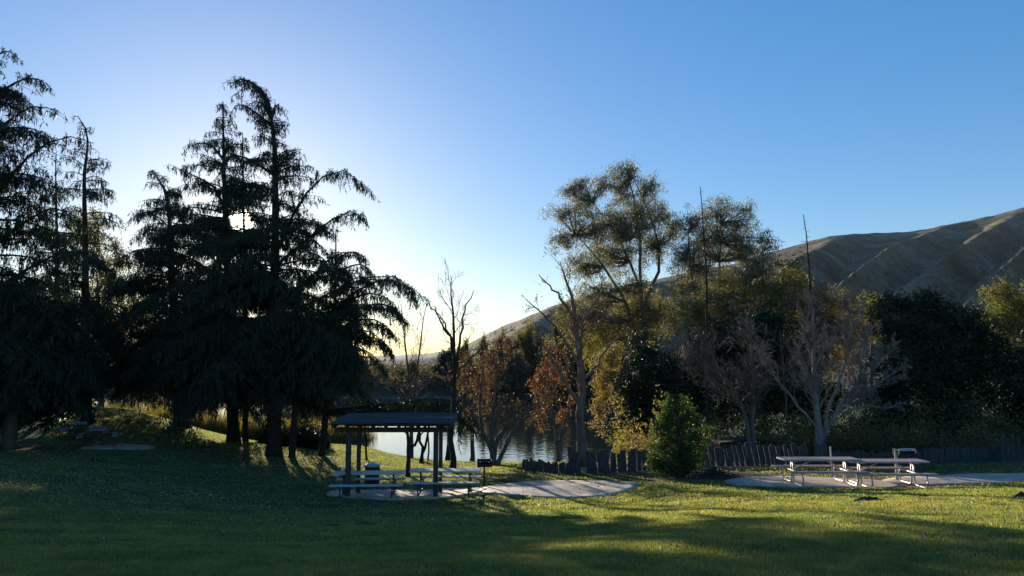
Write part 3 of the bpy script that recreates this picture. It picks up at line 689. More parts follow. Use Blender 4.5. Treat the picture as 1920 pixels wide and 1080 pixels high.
bare('tall bare tree with peeling reddish bark beside the leaning fence', 1092, 35, [(.23,'base',(1090,780),(1088,700),(1082,620),(1070,545),(1050,490)), (.065,(1088,690),(1060,640),(1020,590),(985,560)), (.07,(1088,650),(1095,600),(1120,560),(1130,520)), (.07,(1090,720),(1115,690),(1140,650),(1175,620)), (.07,(1085,760),(1050,700),(1015,640),(1000,600)), (.06,(1078,600),(1045,550),(1010,515))], .1, 4, (3,4,3,3), 'bark_red', 'greyb', 300, (.09,.06), group=g, side=.3, spread=.6, ratio=.55)
bare('pale forked bare tree behind the fence left of the stake', 1408, 36, [(.115,'base',(1400,800),(1380,740),(1345,690),(1300,655),(1275,640)), (.10,'base',(1412,780),(1412,710),(1408,640),(1400,590)), (.06,(1412,750),(1432,725),(1440,690)), (.07,(1390,760),(1350,720),(1310,700),(1290,690)), (.06,(1360,705),(1320,660),(1310,620))], .1, 4, (8,5,5,4), 'bark', group='bare trees behind the fence', side=.40, minr=.006)
bare('broad pale bare tree with limbs fanning out to the right of the stake', 1535, 34, [(.18,'base',(1533,780),(1530,720),(1525,640),(1520,560)), (.08,(1540,830),(1570,770),(1620,735),(1690,690)), (.075,(1545,820),(1580,750),(1640,690),(1685,640)), (.07,(1540,820),(1560,740),(1590,660),(1598,565)), (.055,(1580,775),(1630,760),(1665,765),(1695,755)), (.065,(1530,800),(1480,740),(1440,690),(1415,650)), (.07,(1585,745),(1610,720),(1620,640),(1640,610)), (.07,(1535,780),(1510,700),(1490,640))], .1, 4, (8,5,5,4), 'bark_pale', group='bare trees behind the fence', side=.32, spread=.5, minr=.006)
bare('thin pale bare sapling between the two bare trees', 1478, 40, [(.06,'base',(1475,780),(1470,700),(1462,620))], .05, 4, (4,4,4), 'bark', group='bare trees behind the fence', side=.4)
def snag(label, px, Y, pts, r):
    base = on(px, Y); root = empty('dead_conifer', base, label, 'dead tree', 'dead conifer poles')
    P = resample(np.array([tuple(base - Vector((0,0,.3)))] + [tuple(at(a, b, Y)) for a, b in pts]), 14); P[1:] += np.cumsum(RG.normal(size=(13, 3)) * [.05, .05, 0], 0) * .7; tm = MB(); tubes(tm, P, np.linspace(r, .02, 14), 7)
    ps = []
    for i in range(70):
        t = RG.uniform(.35, .99) * 13; j = int(min(t, 12)); c = P[j] + (P[j+1] - P[j]) * (t - j); az = RG.uniform(0, 2 * PI); L = RG.uniform(.25, 1.3) * (1.25 - t / 13)
        ps.append(droop_path(c, az, L, .12, .3, 5))
    bm = MB(); tubes(bm, np.array(ps), np.tile(np.linspace(.018, .006, 5), (len(ps), 1)), 3)
    tm.build('trunk', M['bark_dark'], root, base); bm.build('branches', M['bark_dark'], root, base)
snag('dead conifer pole standing among the eucalyptus crowns', 1322, 44, [(1320,600),(1316,450),(1311,352)], .13)
snag('dead conifer pole with crooked tip against the brown hill', 1532, 42, [(1530,700),(1526,560),(1520,440),(1514,402)], .13)

# ---------------------------------------------------------------- leafy trees on the right bank
leafy('tallest eucalyptus with airy grey-green crown behind the bush', 1205, 60,
      [(1170,345,42,45),(1195,400,62,50),(1100,375,42,35),(1060,400,42,25),(1110,430,62,45),(1055,450,28,30),(1225,460,40,45),(1150,480,75,40),(1100,500,55,35),(1180,540,60,35),(1120,550,50,28),(1242,400,22,25),(1090,345,22,20),(1173,318,22,25),(1262,430,26,40),(1070,360,26,18),(1215,350,30,30),(1130,345,26,22),(1170,430,80,50),(1200,580,70,40),(1110,590,50,35)], 'euc',
      [[(1205,None),(1210,700),(1207,580),(1185,500),(1150,430),(1110,380)], [(1205,None),(1212,700),(1212,560),(1235,510),(1225,420),(1185,330)], [(1205,None),(1195,640),(1170,560),(1130,500),(1080,440)], [(1205,None),(1208,660),(1200,520),(1195,400),(1175,320)]], .2, .82, (.20,.05), -1.1, 'bark', 'eucalyptus', 'eucalyptus_tree', 'eucalyptus trees', .45, shell=.7, sub_dens=1.2)
leafy('airy eucalyptus right of the dead conifer pole', 1362, 57, [(1350,395,42,32),(1385,420,35,32),(1300,420,40,38),(1325,470,55,35),(1285,480,38,40),(1385,480,45,30),(1400,395,18,22),(1290,540,50,30),(1365,530,60,28),(1345,440,60,45),(1310,500,60,40),(1400,460,50,40)], 'euc', 
      [[(1362,None),(1355,650),(1350,520),(1352,420)], [(1362,None),(1330,640),(1300,540),(1290,430)]], .15, .72, (.20,.05), -1.1, 'bark', 'eucalyptus', 'eucalyptus_tree', 'eucalyptus trees', .45, shell=.7, sub_dens=1.2)
leafy('smaller eucalyptus at the foot of the hill slope', 1432, 52, [(1435,455,26,24),(1425,500,42,28),(1400,520,40,28)], 'euc', [[(1432,None),(1430,640),(1430,480)]], .12, .7, (.20,.06), -1, 'bark', 'eucalyptus', 'eucalyptus_tree', 'eucalyptus trees', .45, shell=.7, sub_dens=1.2)
leafy('olive green tree below the tall eucalyptus crown', 1180, 62, [(1160,600,70,42),(1120,640,55,45),(1200,630,50,40),(1070,600,35,35),(1240,590,40,35)], 'olive', [[(1180,None),(1178,700),(1170,610)]], .15, .95, (.17,.09))
leafy('yellowing thicket tree between the reddish trunk and dark evergreen', 1150, 50, [(1135,700,32,45),(1150,665,28,25),(1125,770,20,40),(1160,740,20,30),(1160,820,12,30)], 'yellow', [[(1163,None),(1160,780),(1145,690)]], .09, 1.1, (.14,.09), cat='autumn tree', name='autumn_tree', group='autumn trees by the lake', subr=.4)
leafy('dense dark evergreen behind the green bush', 1220, 47, [(1220,700,55,60),(1190,760,45,55),(1250,750,60,60),(1210,650,35,30),(1300,700,60,70),(1180,800,35,30),(1300,790,50,35),(1350,760,50,50),(1360,690,55,45)], 'oak', [[(1225,None),(1225,800),(1220,700)]], .2, 2.0, (.16,.10), cat='evergreen tree', name='evergreen_tree')
leafy('dark rounded evergreen filling the gap behind the back shelter', 1400, 46, [(1390,640,60,50),(1430,740,80,70),(1480,680,70,70),(1330,650,50,45),(1520,760,60,60),(1450,610,40,30)], 'oak', [[(1400,None),(1400,720),(1395,640)]], .22, 1.9, (.2,.11), cat='evergreen tree', name='evergreen_tree')
leafy('olive brown tree rising under the smaller eucalyptus', 1400, 52, [(1390,570,70,40),(1440,550,60,50),(1480,520,35,40),(1330,580,50,35),(1470,600,60,55),(1290,590,40,35)], 'olive', [[(1400,None),(1400,680),(1410,570)]], .2, 1.2, (.19,.1))
leafy('brown-twigged tree left of the dead pole on the hill', 1540, 50, [(1510,590,55,60),(1560,580,50,50),(1550,650,70,60),(1500,690,70,60),(1600,620,40,50)], 'brown', [[(1540,None),(1540,720),(1535,600)]], .15, .8, (.15,.06), group='scrubby trees', cat='tree')
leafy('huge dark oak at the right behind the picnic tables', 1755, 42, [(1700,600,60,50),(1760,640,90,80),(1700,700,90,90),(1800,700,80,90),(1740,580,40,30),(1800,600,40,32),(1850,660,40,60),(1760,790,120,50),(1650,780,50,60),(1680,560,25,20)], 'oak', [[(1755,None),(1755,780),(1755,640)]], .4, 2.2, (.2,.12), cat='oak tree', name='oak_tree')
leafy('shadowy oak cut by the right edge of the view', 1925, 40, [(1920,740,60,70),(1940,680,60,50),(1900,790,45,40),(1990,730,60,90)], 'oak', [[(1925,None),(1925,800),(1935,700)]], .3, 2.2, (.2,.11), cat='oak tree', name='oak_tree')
leafy('sunlit yellow-green tree over the right edge near the hill', 1900, 56, [(1890,590,50,42),(1940,570,60,55),(1860,610,35,35),(1920,650,60,50),(1880,545,30,22),(2000,600,60,60)], 'willow', [[(1905,None),(1905,740),(1900,620)]], .25, 1.3, (.2,.1), cat='tree')
leafy('mid green tree peeking over the dark oak beside the hill', 1640, 58, [(1625,580,35,35),(1655,600,35,40),(1600,620,40,45)], 'willow', [[(1635,None),(1635,740),(1635,600)]], .16, 1.2, (.2,.1), cat='tree')

# green bush near the pads
leafy('rounded glossy green bush standing alone on the lawn before the fence', 1272, 27.3, [(1255,760,9,22),(1272,762,9,24),(1290,768,8,20),(1303,780,7,20),(1243,775,9,22),(1265,790,26,24),(1295,800,22,28),(1240,805,20,26),(1312,815,14,20),(1268,830,40,26),(1236,845,20,26),(1285,856,34,24),(1226,868,15,15),(1250,876,34,16),(1290,878,30,15),(1270,868,44,20),(1312,850,12,20)], 'laurel', [[(1272,None),(1270,850),(1268,790)], [(1272,None),(1290,850),(1295,800)]], .05, 1.5, (.095,.055), .35, 'bark', 'bush', 'garden_bush', None, .19, twr=.008)

# ---------------------------------------------------------------- fence of leaning boards
def fence(label, pts, hgt, lean=(.1, .3), bw=.17, gap=.02, group='leaning board fences', seed=1, missing=.04, name='board_fence'):
    """pts: (px, Y) along the fence"""
    r = random.Random(seed)
    W = [at(p, 860, Y) for p, Y in pts]; W = [Vector((v.x, v.y, gz(v.x, v.y))) for v in W]
    root = empty(name, W[0], label, 'fence', group)
    P = np.array([tuple(v) for v in W]); d = np.r_[0, np.cumsum(np.linalg.norm(np.diff(P[:, :2], axis=0), axis=1))]
    s = 0; cur = r.uniform(*lean)
    while s < d[-1]:
        w = bw * r.uniform(.75, 1.3); x = np.interp(s, d, P[:, 0]); y = np.interp(s, d, P[:, 1])
        i = min(np.searchsorted(d, s, 'right'), len(d) - 1); dv = P[i, :2] - P[i - 1, :2]; rot = math.atan2(dv[1], dv[0])
        cur = .75 * cur + .25 * r.uniform(*lean) if r.random() > .12 else r.uniform(*lean)
        if r.random() > missing:
            h = hgt * r.uniform(.86, 1.12); z = gz(x, y)
            mb = MB(); t = cur + r.uniform(-.03, .03)
            box(mb, (0, 0, h / 2 - .08), (w, .035, h + .16), 0, (t, r.uniform(-.05, .05)))
            # clipped irregular top
            V = mb.v[0]; V[4:, 2] += np.array([r.uniform(-.04, .04)] * 4) + np.array([0, r.uniform(-.05, .05), 0, 0]); V[6, 2] = V[5, 2]; V[7, 2] = V[4, 2]
            V[:, 1] += r.uniform(-.02, .02)
            cr, sr = math.cos(rot), math.sin(rot); V[:] = V @ np.array([[cr, sr, 0], [-sr, cr, 0], [0, 0, 1]]) + np.array([x, y, z]) 
            mb.build('board', M['wood_grey'], root, W[0], smooth=False)
        s += w + gap * r.uniform(.3, 2)
    return root
fence('low dark board fence dropping toward the lake edge', [(980, 34), (1010, 32.5), (1040, 31.3), (1070, 30.6)], .45, (-.12, .02), seed=3)
fence('taller dark board panel leaning left of the fence gap', [(1072, 30.6), (1138, 30.2)], .95, (-.16, -.06), bw=.2, seed=5)
fence('dark board panel between the fence gap and the green bush', [(1150, 30.6), (1240, 31.2)], .85, (-.14, .02), bw=.19, seed=8)
fence('long run of tilted boards behind the bush and picnic tables', [(1300, 31.6), (1400, 32), (1560, 32)], .82, (-.28, -.05), bw=.16, gap=.04, seed=12, missing=.07)
fence('low bluish board fence right of the tables under the dark oak', [(1562, 32), (1700, 32), (1880, 31.5)], .52, (-.06, .03), bw=.2, seed=15)
fence('cluster of tall pale boards at the far right fence end', [(1882, 31), (1912, 31)], 1.05, (-.12, .1), bw=.14, gap=.05, seed=19, missing=0)

# ---------------------------------------------------------------- picnic tables
def rounded(pts, rad=.08, n=5):
    out = [np.array(pts[0], float)]
    for a, b, c in zip(pts[:-2], pts[1:-1], pts[2:]):
        a, b, c = map(lambda v: np.array(v, float), (a, b, c)); u = (a - b); v = (c - b); r = min(rad, np.linalg.norm(u) * .48, np.linalg.norm(v) * .48)
        p = b + u / np.linalg.norm(u) * r; q = b + v / np.linalg.norm(v) * r
        for t in np.linspace(0, 1, n): out.append((1 - t) ** 2 * p + 2 * t * (1 - t) * b + t * t * q)
    out.append(np.array(pts[-1], float)); return np.array(out)
def pipe(mb, pts, r=.025, rad=.1): 
    P = rounded(pts, rad) if len(pts) > 2 else np.array(pts, float); tubes(mb, P, np.full(len(P), r), 10)
def plank(name, root, c, s, mat, n):
    """n boards side by side across y, with narrow gaps, one part"""
    mb = MB(); w = s[1] / n
    for i in range(n):
        y = c[1] - s[1] / 2 + w * (i + .5); x0 = s[0] * (1 if i % 2 else .998)
        X, Y, Z = x0 / 2, (w - .008) / 2, s[2] / 2; b = .006
        V = []
        for z, ins in ((-Z, b), (-Z + b, 0), (Z - b, 0), (Z, b)):
            for a_, d_ in ((-1, -1), (1, -1), (1, 1), (-1, 1)): V.append((c[0] + a_ * (X - ins), y + d_ * (Y - ins), c[2] + z))
        Fq = [[3, 2, 1, 0], [12, 13, 14, 15]]
        for k in range(3):
            for j in range(4): Fq.append([k*4+j, k*4+(j+1) % 4, k*4+4+(j+1) % 4, k*4+4+j])
        mb.add(np.array(V), Fq)
    return mb.build(name, mat, root, smooth=False)
def picnic_table(loc, label, group, planks, pipem, rz=0, L=2.38, tilt=0):
    root = empty('picnic_table', loc, label, 'picnic table', group, rz); root.rotation_euler.y = tilt
    plank('tabletop', root, (0, 0, .745), (L, .74, .05), planks, 4)
    for s in (-1, 1): plank('bench_seat', root, (0, s * .72, .435), (L, .27, .045), planks, 2)
    for e in (-1, 1):
        x = e * (L / 2 - .36)
        mb = MB()
        for s in (-1, 1):
            pipe(mb, [(x, s * .07, .72), (x, s * .07, .26), (x, s * .12, .03), (x, s * .76, .03), (x, s * .84, .20), (x, s * .78, .40), (x, s * .60, .405)], .026, .13)
        pipe(mb, [(x, -.84, .395), (x, .84, .395)], .022)
        pipe(mb, [(x, -.34, .705), (x, .34, .705)], .022)
        mb.build('leg_frame', pipem, root)
        mb = MB(); pipe(mb, [(x, 0, .42), (e * .22, 0, .70)], .017); pipe(mb, [(x, 0, .40), (x, .001, .72)], .017); mb.build('brace', pipem, root)
    return root
def copy_tree(o, parent=None):
    c = o.copy(); COL.objects.link(c); c.parent = parent
    for ch in [q for q in bpy.data.objects if q.parent == o]: copy_tree(ch, c)
    return c
def put(o, loc, rz, label, tilt=0):
    o.location = loc; o.rotation_euler = (0, tilt, rz); o['label'] = label
gr = 'picnic tables on the right pad'
tr = picnic_table(on(1531, 23.8, .035), 'faded maroon picnic table on the right pad, nearer the bush', gr, M['plank_red'], M['pipe'], .01)
t2 = copy_tree(tr); put(t2, on(1656, 23.7, .035), 0.0, 'faded maroon picnic table on the right pad, beside the pale grill')
gs = 'picnic tables under the shelter'
ts = picnic_table(on(694, 25.6, .06), 'pale green picnic table under the left half of the shelter roof', gs, M['plank_green'], M['pipe_dark'], .07)
t3 = copy_tree(ts); put(t3, on(836, 25.8, .06), 0.0, 'pale green picnic table under the right half of the shelter roof')
gl = 'picnic tables on the left pad'
tl_ = picnic_table(on(186, 36.2, .05), 'grey picnic table at the near end of the left pad, seen end-on', gl, M['plank_grey'], M['pipe_dark'], 2.05)
t5 = copy_tree(tl_); put(t5, on(150, 39.4, .05), 2.05, 'grey picnic table behind the first one in deep shade at left')
t6 = copy_tree(tl_); put(t6, on(148, 45.5, .05), .25, 'farthest left picnic table catching bright glints at its ends')

# ---------------------------------------------------------------- shelter
def shelter():
    Yf, Yb = 25.1, 26.8
    fl = on(655, Yf); fr = on(818, Yf); 
    x0, x1 = fl.x, fr.x; zt = -2.12      # beam underside relative to eye level
    root = empty('picnic_shelter', (x0, Yf, fl.z), 'open wooden picnic shelter with flat sheet roof over two pale tables', 'shelter')
    def bld(n, mb, m, sm=False): return mb.build(n, m, root, (x0, Yf, fl.z), smooth=sm)
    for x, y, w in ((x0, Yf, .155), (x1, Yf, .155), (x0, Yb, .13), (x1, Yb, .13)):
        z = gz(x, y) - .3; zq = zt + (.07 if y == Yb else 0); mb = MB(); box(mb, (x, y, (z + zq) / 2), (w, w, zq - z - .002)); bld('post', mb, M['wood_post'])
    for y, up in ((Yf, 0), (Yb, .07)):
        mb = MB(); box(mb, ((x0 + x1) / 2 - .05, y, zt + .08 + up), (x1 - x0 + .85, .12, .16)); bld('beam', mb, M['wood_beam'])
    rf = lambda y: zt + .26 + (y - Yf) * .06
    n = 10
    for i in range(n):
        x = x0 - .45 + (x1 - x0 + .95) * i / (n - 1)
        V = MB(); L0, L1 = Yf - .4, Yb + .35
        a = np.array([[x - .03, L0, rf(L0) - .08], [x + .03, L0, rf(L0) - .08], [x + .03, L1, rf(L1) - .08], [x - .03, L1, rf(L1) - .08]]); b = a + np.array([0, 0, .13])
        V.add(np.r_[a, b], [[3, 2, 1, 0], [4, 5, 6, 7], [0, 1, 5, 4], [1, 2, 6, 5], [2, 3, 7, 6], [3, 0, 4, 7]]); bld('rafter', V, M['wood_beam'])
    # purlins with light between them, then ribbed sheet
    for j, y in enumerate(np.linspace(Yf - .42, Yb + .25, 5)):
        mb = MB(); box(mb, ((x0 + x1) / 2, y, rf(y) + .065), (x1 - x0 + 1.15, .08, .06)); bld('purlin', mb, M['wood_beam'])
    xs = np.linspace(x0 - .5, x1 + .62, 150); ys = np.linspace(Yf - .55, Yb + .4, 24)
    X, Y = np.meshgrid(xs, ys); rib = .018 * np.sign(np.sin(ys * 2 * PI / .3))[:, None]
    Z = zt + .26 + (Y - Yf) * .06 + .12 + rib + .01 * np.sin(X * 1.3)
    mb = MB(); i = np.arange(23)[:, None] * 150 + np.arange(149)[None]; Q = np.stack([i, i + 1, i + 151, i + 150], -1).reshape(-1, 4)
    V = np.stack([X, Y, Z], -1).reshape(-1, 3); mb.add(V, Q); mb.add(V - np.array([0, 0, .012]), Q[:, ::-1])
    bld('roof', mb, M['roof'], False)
shelter()
def back_shelter():
    Y = 36.5; a, b = on(1362, Y), on(1452, Y)
    z = gz((a.x + b.x) / 2, Y); zt = at(1400, 832, Y).z
    root = empty('picnic_shelter', (a.x, Y, z), 'small dark gabled shelter in shade behind the board fence', 'shelter')
    for x, y in ((a.x, Y), (b.x, Y), (a.x + .3, Y + 1.0), (b.x - .3, Y + 1.0)):
        mb = MB(); g_ = gz(x, y) - .2; box(mb, (x, y, (g_ + zt) / 2), (.14, .14, zt - g_)); mb.build('post', M['wood_post'], root, root.location, smooth=False)
    xs = (a.x - .45, (a.x + b.x) / 2 + .1, b.x + .35); mb = MB()
    for k in (0, 1):
        p = np.array([[xs[k], Y - .3, zt + (.16 if k else 0)], [xs[k+1], Y - .3, zt + (0 if k else .16)], [xs[k+1], Y + 1.2, zt + (0 if k else .16)], [xs[k], Y + 1.2, zt + (.16 if k else 0)]])
        mb.add(np.r_[p, p + np.array([0, 0, .09])], [[3, 2, 1, 0], [4, 5, 6, 7], [0, 1, 5, 4], [1, 2, 6, 5], [2, 3, 7, 6], [3, 0, 4, 7]])
    mb.build('roof', M['bark_dark'], root, root.location, smooth=False)  # dark bark colour on the roof stands in for tree shade
back_shelter()

# ---------------------------------------------------------------- grills, barrel, posts
def grill(loc, label, mat, rz, w=.52, h=.24, post=.72, name='park_grill', face='iron'):
    root = empty(name, loc, label, 'grill', 'pedestal grills', rz)
    mb = MB(); pipe(mb, [(0, 0, -.2), (0, 0, post)], .04); mb.build('post', mat, root)
    mb = MB(); W, D = w / 2, .2; t = .012
    box(mb, (0, 0, post + t / 2), (w, .4, t)); box(mb, (0, D - t / 2, post + t + h / 2), (w, t, h))
    for s in (-1, 1): box(mb, (s * (W - t / 2), -t / 2, post + t + h / 2), (t, .4 - t, h))
    box(mb, (0, -D + t / 2, post + t + .05), (w - 2 * t, t, .1)); mb.build('firebox', mat, root, smooth=False)
    mb = MB()
    for i in range(13): y = -D + .03 + i * .028; pipe(mb, [(-W + t, y, post + h * .8), (W - t, y, post + h * .8)], .005)
    for s in (-1, 1): pipe(mb, [(s * .16, -D + .02, post + h * .8), (s * .16, -D - .12, post + h * .85)], .008)
    mb.build('grate', M['iron'], root)
    return root
grill(on(908, 27.2), 'black pedestal grill at the right end of the shelter tables', M['iron'], .1)
def tall_grill():
    loc = on(1676, 25.6); root = empty('flat_top_grill', loc, 'pale steel pedestal grill behind the right picnic table', 'grill', 'pedestal grills', 0)
    mb = MB(); pipe(mb, [(0, 0, -.2), (0, 0, 1.02)], .055); mb.build('post', M['whitepaint'], root)
    mb = MB(); box(mb, (.26, 0, .86), (.54, .42, .012)); box(mb, (.26, .2, .96), (.54, .012, .18)); 
    for s in (-.004, .53): box(mb, (s, -.008, .96), (.012, .4, .18))
    box(mb, (.26, -.2, .90), (.50, .012, .07)); mb.build('firebox', M['iron'], root, smooth=False)
    mb = MB(); pipe(mb, [(.0, -.22, .90), (.0, -.22, 1.07), (.55, -.22, 1.07), (.55, -.22, .92)], .022, .06); mb.build('rim', M['steel'], root)
    mb = MB()
    for i in range(11): pipe(mb, [(.01, -.17 + i * .032, 1.0), (.52, -.17 + i * .032, 1.0)], .006)
    mb.build('grate', M['steel'], root)
tall_grill()
def lathe(mb, prof, n=24, c=(0, 0, 0)):
    a = np.linspace(0, 2 * PI, n, endpoint=False)
    V = np.concatenate([np.stack([c[0] + r * np.cos(a), c[1] + r * np.sin(a), np.full(n, c[2] + z)], -1) for r, z in prof])
    Q = []
    for i in range(len(prof) - 1):
        q = np.arange(n); q2 = (q + 1) % n; Q.append(np.stack([i*n+q, i*n+q2, (i+1)*n+q2, (i+1)*n+q], -1))
    mb.add(V, np.concatenate(Q))
loc = on(700, 29.5); root = empty('litter_barrel', loc, 'round dark teal litter barrel with pale lid behind the left shelter table', 'litter bin')
mb = MB(); lathe(mb, [(.001, 0), (.27, 0), (.28, .02), (.285, .28), (.30, .30), (.285, .32), (.285, .50), (.30, .52), (.285, .54), (.28, .72), (.29, .74)]); mb.build('drum', M['barrel'], root)
mb = MB(); lathe(mb, [(.30, .73), (.315, .76), (.30, .80), (.2, .85), (.06, .87), (.06, .89), (.001, .89)]); mb.build('lid', M['lid'], root)
def stake(label, px, Y, h, r, m, lean=0):
    l = on(px, Y); mb = MB(); pipe(mb, [(0, 0, -.2), (lean, 0, h)], r); pipe(mb, [(lean, 0, h - .002), (lean, 0, h + .03)], r * 1.25)
    o = mb.build('stake', m); o.location = l; tag(o, label, 'stake')
stake('thin pale-topped stake standing just behind the left maroon table', 1556, 27.5, 1.0, .028, M['whitepaint'], -.03)
stake('short thin stake seen between the two maroon tables and the fence', 1620, 29, .55, .025, M['wood_grey'])
stake('old grey fence stake in the gap beside the yellowing thicket', 1144, 30.4, .7, .045, M['wood_grey'], .04)

# ---------------------------------------------------------------- mounds and debris
def mound(label, px, Y, rx, ry, h, sticks=0):
    c = on(px, Y); n = 30; V = []
    for j, f in enumerate(np.linspace(0, 1, 9)):
        a = np.linspace(0, 2 * PI, n, endpoint=False); wob = 1 + .2 * np.sin(3 * a + px) + .1 * np.sin(7 * a + px * .3) + .05 * RG.normal(size=n)
        X = c.x + rx * f * np.cos(a) * wob; Y_ = c.y + ry * f * np.sin(a) * wob
        Z = ground_z(X, Y_) + h * (1 - f ** 2) ** 1.3 + RG.normal(size=n) * h * .12 * (f < .95) - .03 * (f > .95)
        V.append(np.stack([X, Y_, Z], -1))
    V = np.concatenate(V); Q = []
    for i in range(8):
        q = np.arange(n); q2 = (q + 1) % n; Q.append(np.stack([i*n+q, (i+1)*n+q, (i+1)*n+q2, i*n+q2], -1))
    if not sticks:
        mb = MB(); mb.add(V, np.concatenate(Q)); o = mb.build('soil_mound', M['soil'], loc=c, smooth=False); tag(o, label, 'soil mound', 'gopher mounds on the lawn'); return
    root = empty('debris_pile', c, label, 'debris pile'); mb = MB(); mb.add(V, np.concatenate(Q)); mb.build('heap', M['soil'], root, c, smooth=False)
    mb = MB(); C = V[RG.integers(0, len(V), sticks)]; D = rdir(sticks); D[:, 2] = np.abs(D[:, 2]) * .5; L = RG.uniform(.2, .6, sticks)[:, None]
    P = np.stack([C, C + D * L * .5 + [0, 0, .03], C + D * L], 1); tubes(mb, P, np.tile([.012, .009, .005], (sticks, 1)), 4)
    mb.build('cut_twigs', M['bark'], root, c)
    mb = MB(); C = V[RG.integers(0, len(V), 700)]; blades(mb, C + RG.normal(size=(700, 3)) * .06, rdir(700), .1, .06); mb.build('dead_leaves', M['oak'], root, c, smooth=False)
mound('dug earth mound on the sunlit grass below the maroon tables', 1616, 16.0, .34, .2, .10)
mound('low earth mound on the shaded lawn below the left shelter post', 690, 14.8, .30, .22, .06)
mound('small scattered earth mound left of the one below the shelter', 628, 14.0, .24, .2, .05)
mound('flat earth mound right of the dug one in the sunlit grass', 1722, 17.0, .3, .12, .05)
mound('dark earth mound at the right edge of the view', 1908, 16.2, .26, .16, .1)
mound('low dark heap of prunings beside the green bush', 1335, 26.0, .75, .35, .2, 90)

# ---------------------------------------------------------------- lake spit, reeds, undergrowth (nobody could count them)
def stuffblades(name, label, cat, C, D, L, W, mat):
    mb = MB(); blades(mb, C, D, L, W); o = mb.build(name, M[mat], smooth=False); tag(o, label, cat, kind='stuff'); return o
def reeds(name, label, n, x0, x1, yf, depth, h, mat='reed', W=.05):
    x = RG.uniform(x0, x1, n); y = yf(x) + RG.uniform(0, depth, n); k = hash_noise(x, y, 1.4) > -.55; x, y = x[k], y[k]; n = len(x)
    C = np.stack([x, y, ground_z(x, y)], -1)
    stuffblades(name, label, 'reeds', C, np.c_[RG.normal(size=(n, 2)) * .16, np.ones(n)], h * RG.uniform(.4, 1.2, n), W, mat)
reeds('lake_reeds', 'tall sunlit reeds lining the lake behind the cedar trunks', 16000, -40, -12, lambda x: 68 - (x + 38) * .20, 3.0, 2.5)
def thicket(name, label, n, pts, h, mat, L=.16, W=.08, depth=1.5):
    P = np.array([tuple(on(p, Y)) for p, Y in pts]); t = RG.random(n) * (len(P) - 1); i = t.astype(int); f = (t - i)[:, None]; C = P[i] * (1 - f) + P[i+1] * f
    C[:, 1] += RG.random(n) * depth; C[:, 2] = ground_z(C[:, 0], C[:, 1])
    hh = h * (.6 + .4 * np.sin(C[:, 0] * 1.7 + 1) * np.sin(C[:, 0] * 4.1)); C[:, 2] += np.abs(RG.normal(size=n)) * .55 * hh
    stuffblades(name, label, 'undergrowth', C, rdir(n) + [0, 0, .3], L, W, mat)
thicket('dry_scrub', 'dry pale scrub growing along the back of the board fence', 15000, [(1180,36.5),(1300,37.5),(1500,37),(1600,35),(1700,34.5),(1900,34)], 1.9, 'scrub', .14, .06)
thicket('green_scrub', 'dull green scrub below the trees behind the fence', 16000, [(1160,39),(1300,40),(1500,40),(1700,38),(1940,37)], 2.6, 'olive', .2, .09, 3)
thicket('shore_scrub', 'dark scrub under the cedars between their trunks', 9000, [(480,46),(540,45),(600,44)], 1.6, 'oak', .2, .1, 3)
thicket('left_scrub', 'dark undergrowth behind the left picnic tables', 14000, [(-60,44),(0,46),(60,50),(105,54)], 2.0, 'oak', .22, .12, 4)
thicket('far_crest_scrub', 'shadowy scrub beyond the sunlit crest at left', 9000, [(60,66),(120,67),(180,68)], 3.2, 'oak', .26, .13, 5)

# ---------------------------------------------------------------- far shore trees
def far_tree(label, px, Y, top, w, mat, cat='tree', cover=.9, group='trees on the far shore', name='lakeside_tree', lobes=8, leaf=(.42,.2)):
    x = at(px, 700, Y).x; z0 = max(gz(x, Y), hill_z(x, Y)); b = Vector((x, Y, z0)); row = 690 - z0 / Y * F
    hgt = row - top; E = []
    for i in range(lobes):
        f = (i + .5) / lobes; E.append((px + RG.normal() * w * .25, row - hgt * (.14 + .76 * f), w * (.62 - .38 * f) * RG.uniform(.8, 1.2), hgt * .17 * RG.uniform(.9, 1.3)))
    root = empty(name, b, label, cat, group); k = Y / F; tm = MB(); fm = MB(); P = resample(np.array([tuple(b - Vector((0, 0, .5))), tuple(at(px + RG.normal() * 2, (row + top) / 2, Y)), tuple(at(px, top + hgt * .1, Y))]), 8)
    tubes(tm, P, np.linspace(.012 * hgt * k + .08, .03, 8), 6); bp = []
    for cx, cy, rx, ry in E:
        c = np.array(tuple(at(cx, cy, Y + RG.normal() * rx * k * .5))); a = np.array([rx * k, rx * k, ry * k]); ns = 12; sc = c + rdir(ns) * (RG.random(ns) ** .4)[:, None] * a
        for s in sc: 
            j = RG.integers(2, 7); bp.append(np.array([P[j], (P[j] + s) / 2 + RG.normal(size=3) * .3, s]))
        n = int(2.2 * cover * PI * a[0] * a[2] / (leaf[0] * leaf[1] * .25)); i = RG.integers(0, ns, n)
        blades(fm, sc[i] + RG.normal(size=(n, 3)) * a * .3, rdir(n), leaf[0] * RG.uniform(.5, 1.2, n), leaf[1])
    tubes(tm, np.array(bp), np.tile([.07, .05, .02], (len(bp), 1)), 3)
    tm.build('trunk', M['bark'], root, b); fm.build('crown', M[mat], root, b, smooth=False)
def px_of(x, y): return 960 + F * x / y
def hill_z(x, y):
    j = int(np.argmin(np.abs(HY[:, 0] - y))); return float(np.interp(x, HX[0], HH[j])) if y > 185 and px_of(x, y) > 780 else -99
